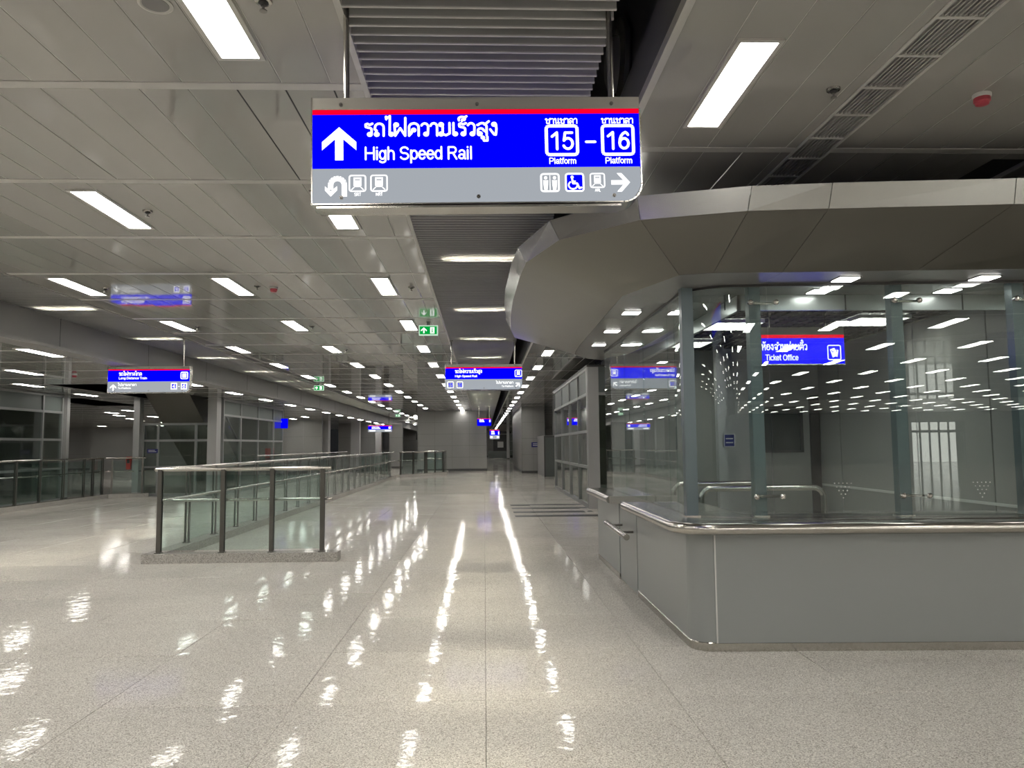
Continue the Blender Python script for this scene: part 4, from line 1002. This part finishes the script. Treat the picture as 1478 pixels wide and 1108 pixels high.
# ------------------------------------------------------------------ ticket booth
SL = -0.045          # the booth front runs slightly askew
def fy(x): return 5.965+SL*(x-1.7)
def arc_path(x0, yfar, xr, r, n=8):
    """left side from yfar to the corner, round it, then along the front to xr; outward normals"""
    pts = [(x0, yfar, -1, 0)]
    cx, cy = x0+r, fy(x0)+r
    for i in range(n+1):
        t = R(180+90*i/n); nx, ny = math.cos(t), math.sin(t); pts.append((cx+nx*r, cy+ny*r+0.0, nx, ny))
    d = Vector((1, SL)).normalized(); pts.append((xr, fy(xr), d.y, -d.x)); return pts
X0 = 1.612
bo = thing('ticket_counter', 'grey ticket counter with rounded corner and polished steel nosing', 'counter', (0, 0, 0))
full = arc_path(X0, 8.12, 6.3, 0.17)
body = [(0.0, 0.065), (0.0, 0.945), (-0.06, 0.945), (-0.06, 0.065)]
part('corner_panel', MB().sweep(full[1:-1]+[(1.785, fy(1.785), full[-1][2], full[-1][3])], body), M['counter'], bo)
part('side_panel', MB().sweep([(X0, 8.12, -1, 0), (X0, full[1][1]+0.003, -1, 0)], body, smooth=False), M['counter'], bo)
fn = full[-1][2:]
for a, c in ((1.795, 4.6), (4.606, 6.3)):
    part('front_panel', MB().sweep([(a, fy(a), *fn), (c, fy(c), *fn)], body, smooth=False), M['counter'], bo)
part('seam_strip', MB().sweep([(1.784, fy(1.784), *fn), (1.796, fy(1.796), *fn)], [(0.002, 0.065), (0.002, 0.945), (-0.02, 0.945), (-0.02, 0.065)]), M['seam'], bo)
part('plinth', MB().sweep(full, [(0.004, 0.0), (0.006, 0.062), (0.0, 0.068), (-0.06, 0.068), (-0.06, 0.0)]), M['steel'], bo)
nose = [(-0.10, 0.985), (-0.10, 0.95), (0.0, 0.93), (0.06, 0.915)]+[(0.115+0.045*math.cos(R(q)), 0.945+0.045*math.sin(R(q))) for q in range(-120, 91, 15)]+[(0.07, 0.985)]
npath = [(X0, 8.2, -1, 0)]+full[1:]
topo = part('steel_top', MB().sweep(npath, nose), M['steel'], bo)
part('worktop', MB().box(1.70, 2.27, 6.12, 8.13, 0.952, 0.983).box(2.27, 6.3, 6.10, 6.66, 0.952, 0.983), M['steel'], bo)
part('inner_panel', MB().box(2.25, 2.28, 6.7, 8.12, 0, 0.945).box(2.25, 6.3, 6.62, 6.65, 0, 0.945), M['counter'], bo)
part('end_panel', MB().box(X0+0.01, 2.25, 8.08, 8.12, 0.0, 0.945), M['counter'], bo)
# gate
gt = thing('counter_gate', 'grey gate panel in the counter side with a tubular steel handle', 'gate', (X0, 8.14, 0))
part('panel', MB().box(0.0, 0.05, 0.01, 1.0, 0.02, 0.93), M['counter'], gt)
hb = MB().tube([(-0.15, -0.22, 0.645), (-0.15, 1.08, 0.665)], 0.033, 14); hp = part('handle', hb, M['steel'], gt)
part('handle_bracket', MB().tube([(0.0, 0.2, 0.65), (-0.15, 0.2, 0.65)], 0.014, 8).tube([(0.0, 0.85, 0.66), (-0.15, 0.85, 0.66)], 0.014, 8), M['steeldark'], gt)
# second, far counter
b2 = thing('ticket_counter', 'farther short grey counter beyond the gate with steel top', 'counter', (0, 0, 0))
part('side_panel', MB().box(X0, 2.25, 9.2, 10.9, 0.065, 0.92), M['counter'], b2)
part('plinth', MB().box(X0-0.004, 2.25, 9.2, 10.9, 0, 0.066), M['steel'], b2)
part('steel_top', MB().sweep([(X0, 10.95, -1, 0), (X0, 9.14, -1, 0)], nose), M['steel'], b2)
part('worktop', MB().box(1.70, 2.3, 9.14, 10.95, 0.952, 0.983), M['steel'], b2)
part('end_fascia', MB().box(X0-0.12, 2.3, 9.10, 9.14, 0.90, 0.985), M['signsilver'], b2)

# glass screens
gx = thing('glass_screen', 'frameless glass screens standing on the ticket counter', 'glass screen', (0, 0, 0))
def gy(x): return 6.36-0.07*(x-2.0)
ZG0, ZG1 = 0.99, ZS-0.005
def pane(a, c, z0=ZG0, z1=ZG1, th=0.006):
    a, c = Vector((a[0], a[1], 0)), Vector((c[0], c[1], 0)); d = (c-a); L = d.length; d.normalize(); n = Vector((-d.y, d.x, 0)); up = Vector((0, 0, 1))
    return part('glass_pane', MB().obox((a+c)/2+up*(z0+z1)/2, d, n, up, L/2-0.004, th, (z1-z0)/2), M['glass'], gx)
panesA = pane((2.41, gy(2.41)), (3.61, gy(3.61))); panesB = pane((3.61, gy(3.61)), (4.65, gy(4.65))); pane((4.65, gy(4.65)), (5.7, gy(5.7)))
for y0, y1 in ((6.95, 7.22), (7.22, 8.34), (8.34, 9.48), (9.48, 11.0)): pane((1.765, y0), (1.765, y1))
# curved corner pane
cp = []; rr = 0.42; cxx, cyy = 1.765+rr, gy(2.15)+rr-0.0
cp.append((1.765, 6.95, -1, 0))
for i in range(13):
    t = R(180+86*i/12); nx, ny = math.cos(t), math.sin(t); cp.append((cxx+nx*rr, cyy+ny*rr, nx, ny))
cp.append((2.406, gy(2.406), -0.07, -1))
part('curved_pane', MB().sweep(cp, [(0.006, ZG0), (0.006, ZG1), (-0.006, ZG1), (-0.006, ZG0)]), M['glass'], gx)
head = MB(); head.sweep([(1.765, 11.0, -1, 0)]+cp+[(5.7, gy(5.7), -0.07, -1)], [(0.012, ZS-0.02), (0.012, ZS), (-0.012, ZS), (-0.012, ZS-0.02)], smooth=False)
part('head_channel', head, M['skirt'], gx)
for pn, xc in ((panesA, 2.98), (panesB, 4.11)):
    mb = MB()
    for row in range(5):
        for k in range(5-row):
            x = xc+(k-(4-row)/2)*0.034; z = 1.262-row*0.030
            mb.lathe([(0.0062, -0.0005), (0.0062, 0.0)], 'Y', 8, (x, gy(x)-0.0075, z))
    o = part('speech_holes', mb, M['hole'], pn)
# posts and clamps
for n, (x, y) in enumerate(((1.765, 6.52), (2.33, gy(2.33)+0.11), (3.53, gy(3.53)+0.11), (4.545, gy(4.545)+0.11), (5.6, gy(5.6)+0.11))):
    lab = ['blue grey post at the rounded corner of the ticket booth', 'blue grey post left of the Ticket Office sign', 'blue grey post in the middle of the booth front', 'blue grey post at the right end of the booth front', 'blue grey post outside the picture'][n]
    r = thing('screen_post', lab, 'post', (x, y, 0.985), 0, 'posts behind the booth glass')
    hgt = ZS-0.985
    part('shaft', MB().box(-0.05, 0.05, -0.045, 0.045, 0.0, hgt), M['post'], r)
    part('foot_plate', MB().box(-0.065, 0.065, -0.06, 0.06, 0.0, 0.008), M['steel'], r)
    if n:
        for z in (0.17, 1.81):
            mb = MB(); mb.tube([(-0.06, -0.07, z), (0.16, -0.075, z)], 0.011, 8)
            mb.tube([(0, -0.045, z), (0, -0.08, z)], 0.014, 8)
            cl = part('spider_clamp', mb, M['steel'], r)
            for dx in (-0.06, 0.16):
                part('clamp_knob', MB().lathe([(0.010, -0.135), (0.023, -0.125), (0.023, -0.105), (0.010, -0.095), (0.010, -0.07)], 'Y', 14, (dx, 0, z)), M['steel'], cl)
# booth interior
struct(part('wall_booth_back', MB().box(1.9, 3.45, 11.2, 11.3, 0, 2.98).box(3.9, 5.2, 11.2, 11.3, 0, 1.48).box(3.9, 4.02, 11.2, 11.3, 1.48, 2.98).box(4.72, 5.2, 11.2, 11.3, 1.48, 2.98).box(4.02, 4.72, 11.2, 11.3, 2.12, 2.98), M['walldark']), 'dark back wall of the ticket booth')
wn = struct(bpy.data.objects.new('window_1', None), 'dark window in the back wall of the ticket booth'); C.objects.link(wn); wn.location = (4.37, 11.2, 1.8)
part('pane', MB().box(-0.35, 0.35, 0.03, 0.05, -0.32, 0.32), M['darkpane'], wn)
part('window_frame', MB().box(-0.37, -0.34, -0.02, 0.06, -0.34, 0.34).box(0.34, 0.37, -0.02, 0.06, -0.34, 0.34).box(-0.34, 0.34, -0.02, 0.06, -0.34, -0.31).box(-0.34, 0.34, -0.02, 0.06, 0.31, 0.34), M['skirt'], wn)
clad_column(3.68, 11.1, 0.40, 0.3, 2.98, 'pale grey column on the back wall inside the ticket booth')
clad_column(3.32, 10.6, 0.12, 0.12, 2.98, 'slim dark post before the booth back wall')
wb = struct(part('wall_booth_right', MB().box(5.03, 5.15, 6.75, 11.3, 0, 2.98), M['skirt']), 'dark glossy panelled right wall inside the ticket booth')
for y0, y1 in ((6.75, 7.35), (7.36, 8.9), (8.91, 10.55), (10.56, 11.2)):
    part('wall_panel', MB().box(5.0, 5.035, y0, y1-0.01, 1.0, 2.98), M['walldark'], wb); part('wall_panel', MB().box(5.0, 5.035, y0, y1-0.01, 0.0, 0.985), M['walldark'], wb)
part('rail_strip', MB().box(4.985, 5.03, 6.75, 11.2, 0.972, 1.0), M['seam'], wb)
part('gap_shade_strip', MB().box(4.84, 4.98, 11.16, 11.195, 0.0, 2.3), M['black'], wb)  # black strip painted in for the dark of the gap by the ajar door
gc = sempty('ceiling', 'dark egg crate grid ceiling inside the ticket booth')
gm = MB()
x = XI+0.05
while x < 5.0: gm.box(x-0.006, x+0.006, YI+0.04, 11.2, 2.985, 3.03); x += 0.13
y = YI+0.08
while y < 11.2: gm.box(XI+0.03, 5.0, y-0.006, y+0.006, 2.985, 3.03); y += 0.13
o = part('grid_bars', gm, M['grid'], gc); o['kind'] = 'stuff'; o.name = 'grid_lattice'
part('grid_backing', MB().box(XI+0.03, 5.0, YI+0.04, 11.2, 3.08, 3.10), M['void'], gc)
for n, (x, y) in enumerate(((2.85, 8.6), (4.35, 8.3), (2.75, 10.2))):
    r = thing('louvre_lamp', ['louvred fluorescent lamp left of the Ticket Office sign', 'louvred fluorescent lamp right of the Ticket Office sign', 'louvred fluorescent lamp at the back of the booth'][n], 'lamp', (x, y, 2.950), 0, 'booth ceiling lamps')
    part('tubes', MB().box(-0.27, 0.27, -0.28, 0.28, 0.02, 0.03), M['boothlamp'], r)
    f = MB()
    for k in range(5): f.box(-0.28+k*0.14-0.006, -0.28+k*0.14+0.006, -0.29, 0.29, -0.01, 0.03)
    for k in range(5): f.box(-0.29, 0.29, -0.28+k*0.14-0.004, -0.28+k*0.14+0.004, -0.01, 0.03)
    part('louvre', f, M['white'], r)
# ticket office sign: units 132 x 56
ts = thing('ticket_office_sign', 'lit blue Ticket Office sign hanging inside the glass booth', 'sign', (3.37, 8.0, 2.83))
ut = 0.96/132
hp = 0.05
for y0, y1, nm, m in ((0, 11, 'top_housing', 'signsilver'), (11, 16, 'red_band', 'sred'), (16, 54, 'blue_panel', 'sblue')):
    part(nm, MB().box(-66*ut, 66*ut, -hp, hp, -y1*ut, -y0*ut), M[m], ts)
part('rim', MB().box(-66*ut-0.004, 66*ut+0.004, -hp-0.004, hp+0.004, -55.5*ut, -54*ut), M['steel'], ts)
a = Art(132, ut, -hp-0.003); a.text(TH_TICKET, 8, 33.5, 8.5, 69, 0.17, 6); a.text('Ticket Office', 14, 48.5, 8, 49, 0.15, 6)
a.rbox(107, 27, 126, 48, 1.6, 2); a.poly([(110, 33), (117, 30.5), (121.5, 42), (114, 45)]); a.poly([(114, 31), (123, 34), (121, 44), (117, 43)])
a.done('lettering', M['swhite'], ts)
a = Art(132, ut, -hp-0.005); a.stroke([(112.5, 34), (113.5, 37), (115.5, 36.2)], 0.9, 0); a.stroke([(118, 33), (120.5, 34), (120, 36.5)], 0.9, 0); a.done('ticket_print', M['sblue'], ts)
rods(ts, -0.3, 0.3, 0.155, 0, 0.008)
# railings and small plate inside
def hoop(x0, x1, y, z, label):
    r = thing('hoop_rail', label, 'railing', ((x0+x1)/2, y, 0), 0, 'steel hoop rails')
    hw = (x1-x0)/2; pts = [(-hw, 0, 0.0), (-hw, 0, z-0.12)]+[(-hw+0.12-0.12*math.cos(R(q)), 0, z-0.12+0.12*math.sin(R(q))) for q in range(15, 91, 15)]
    pts += [(-p[0], 0, p[2]) for p in pts[::-1]]
    part('hoop', MB().tube(pts, 0.034, 12), M['steel'], r)
    for x in (-hw, hw): part('floor_flange', MB().lathe([(0.06, 0.0), (0.06, 0.012), (0.03, 0.016)], 'Z', 14, (x, 0, 0)), M['steeldark'], r)
hoop(2.56, 4.03, 9.0, 1.07, 'nearer steel hoop rail inside the ticket booth')
hoop(2.5, 3.72, 10.1, 1.07, 'farther steel hoop rail inside the ticket booth')
pt = thing('wall_plate_sign', 'small dark blue notice with white border inside the booth', 'sign', (3.40, 10.5, 1.555))
part('plate', MB().box(-0.075, 0.075, -0.012, 0.0, 0, 0.175), M['plateblue'], pt)
part('lettering', MB().box(-0.075, 0.075, -0.016, -0.011, 0.168, 0.175).box(-0.075, 0.075, -0.016, -0.011, 0, 0.007).box(-0.075, -0.068, -0.016, -0.011, 0, 0.175).box(0.068, 0.075, -0.016, -0.011, 0, 0.175).box(-0.05, 0.05, -0.016, -0.011, 0.05, 0.065).box(-0.05, 0.05, -0.016, -0.011, 0.105, 0.12), M['platewhite'], pt)

# ------------------------------------------------------------------ hall behind the viewer, mirrored in the booth glass
struct(part('wall_back', MB().box(-44, 25.5, -49.2, -49, 0, ZC).box(29.5, 37, -49.2, -49, 0, ZC).box(25.5, 29.5, -49.2, -49, 3.2, ZC), M['wall']), 'end wall behind the viewer')
struct(part('wall_right', MB().box(36, 36.2, -49, 19, 0, 6).box(6.8, 36, 16.0, 16.2, 0, 6).box(8.95, 9.15, 16, 112, 0, 6), M['wall']), 'right side wall of the hall')
ed = struct(bpy.data.objects.new('door_3', None), 'bright glazed entrance doors mirrored in the booth glass'); C.objects.link(ed); ed.location = (25.5, -49.1, 0)
part('lit_vestibule', MB().box(0, 4.0, -1.6, -1.5, 0, 3.2), M['daylit'], ed)
fm = MB()
for x in (0.03, 0.7, 1.4, 2.1, 2.8, 3.97): fm.box(x-0.06, x+0.06, -0.05, 0.05, 0, 3.2)
fm.box(0, 4.0, -0.05, 0.05, 2.3, 2.5); fm.box(0, 4.0, -0.05, 0.05, 3.1, 3.2)
part('door_frame', fm, M['skirt'], ed)
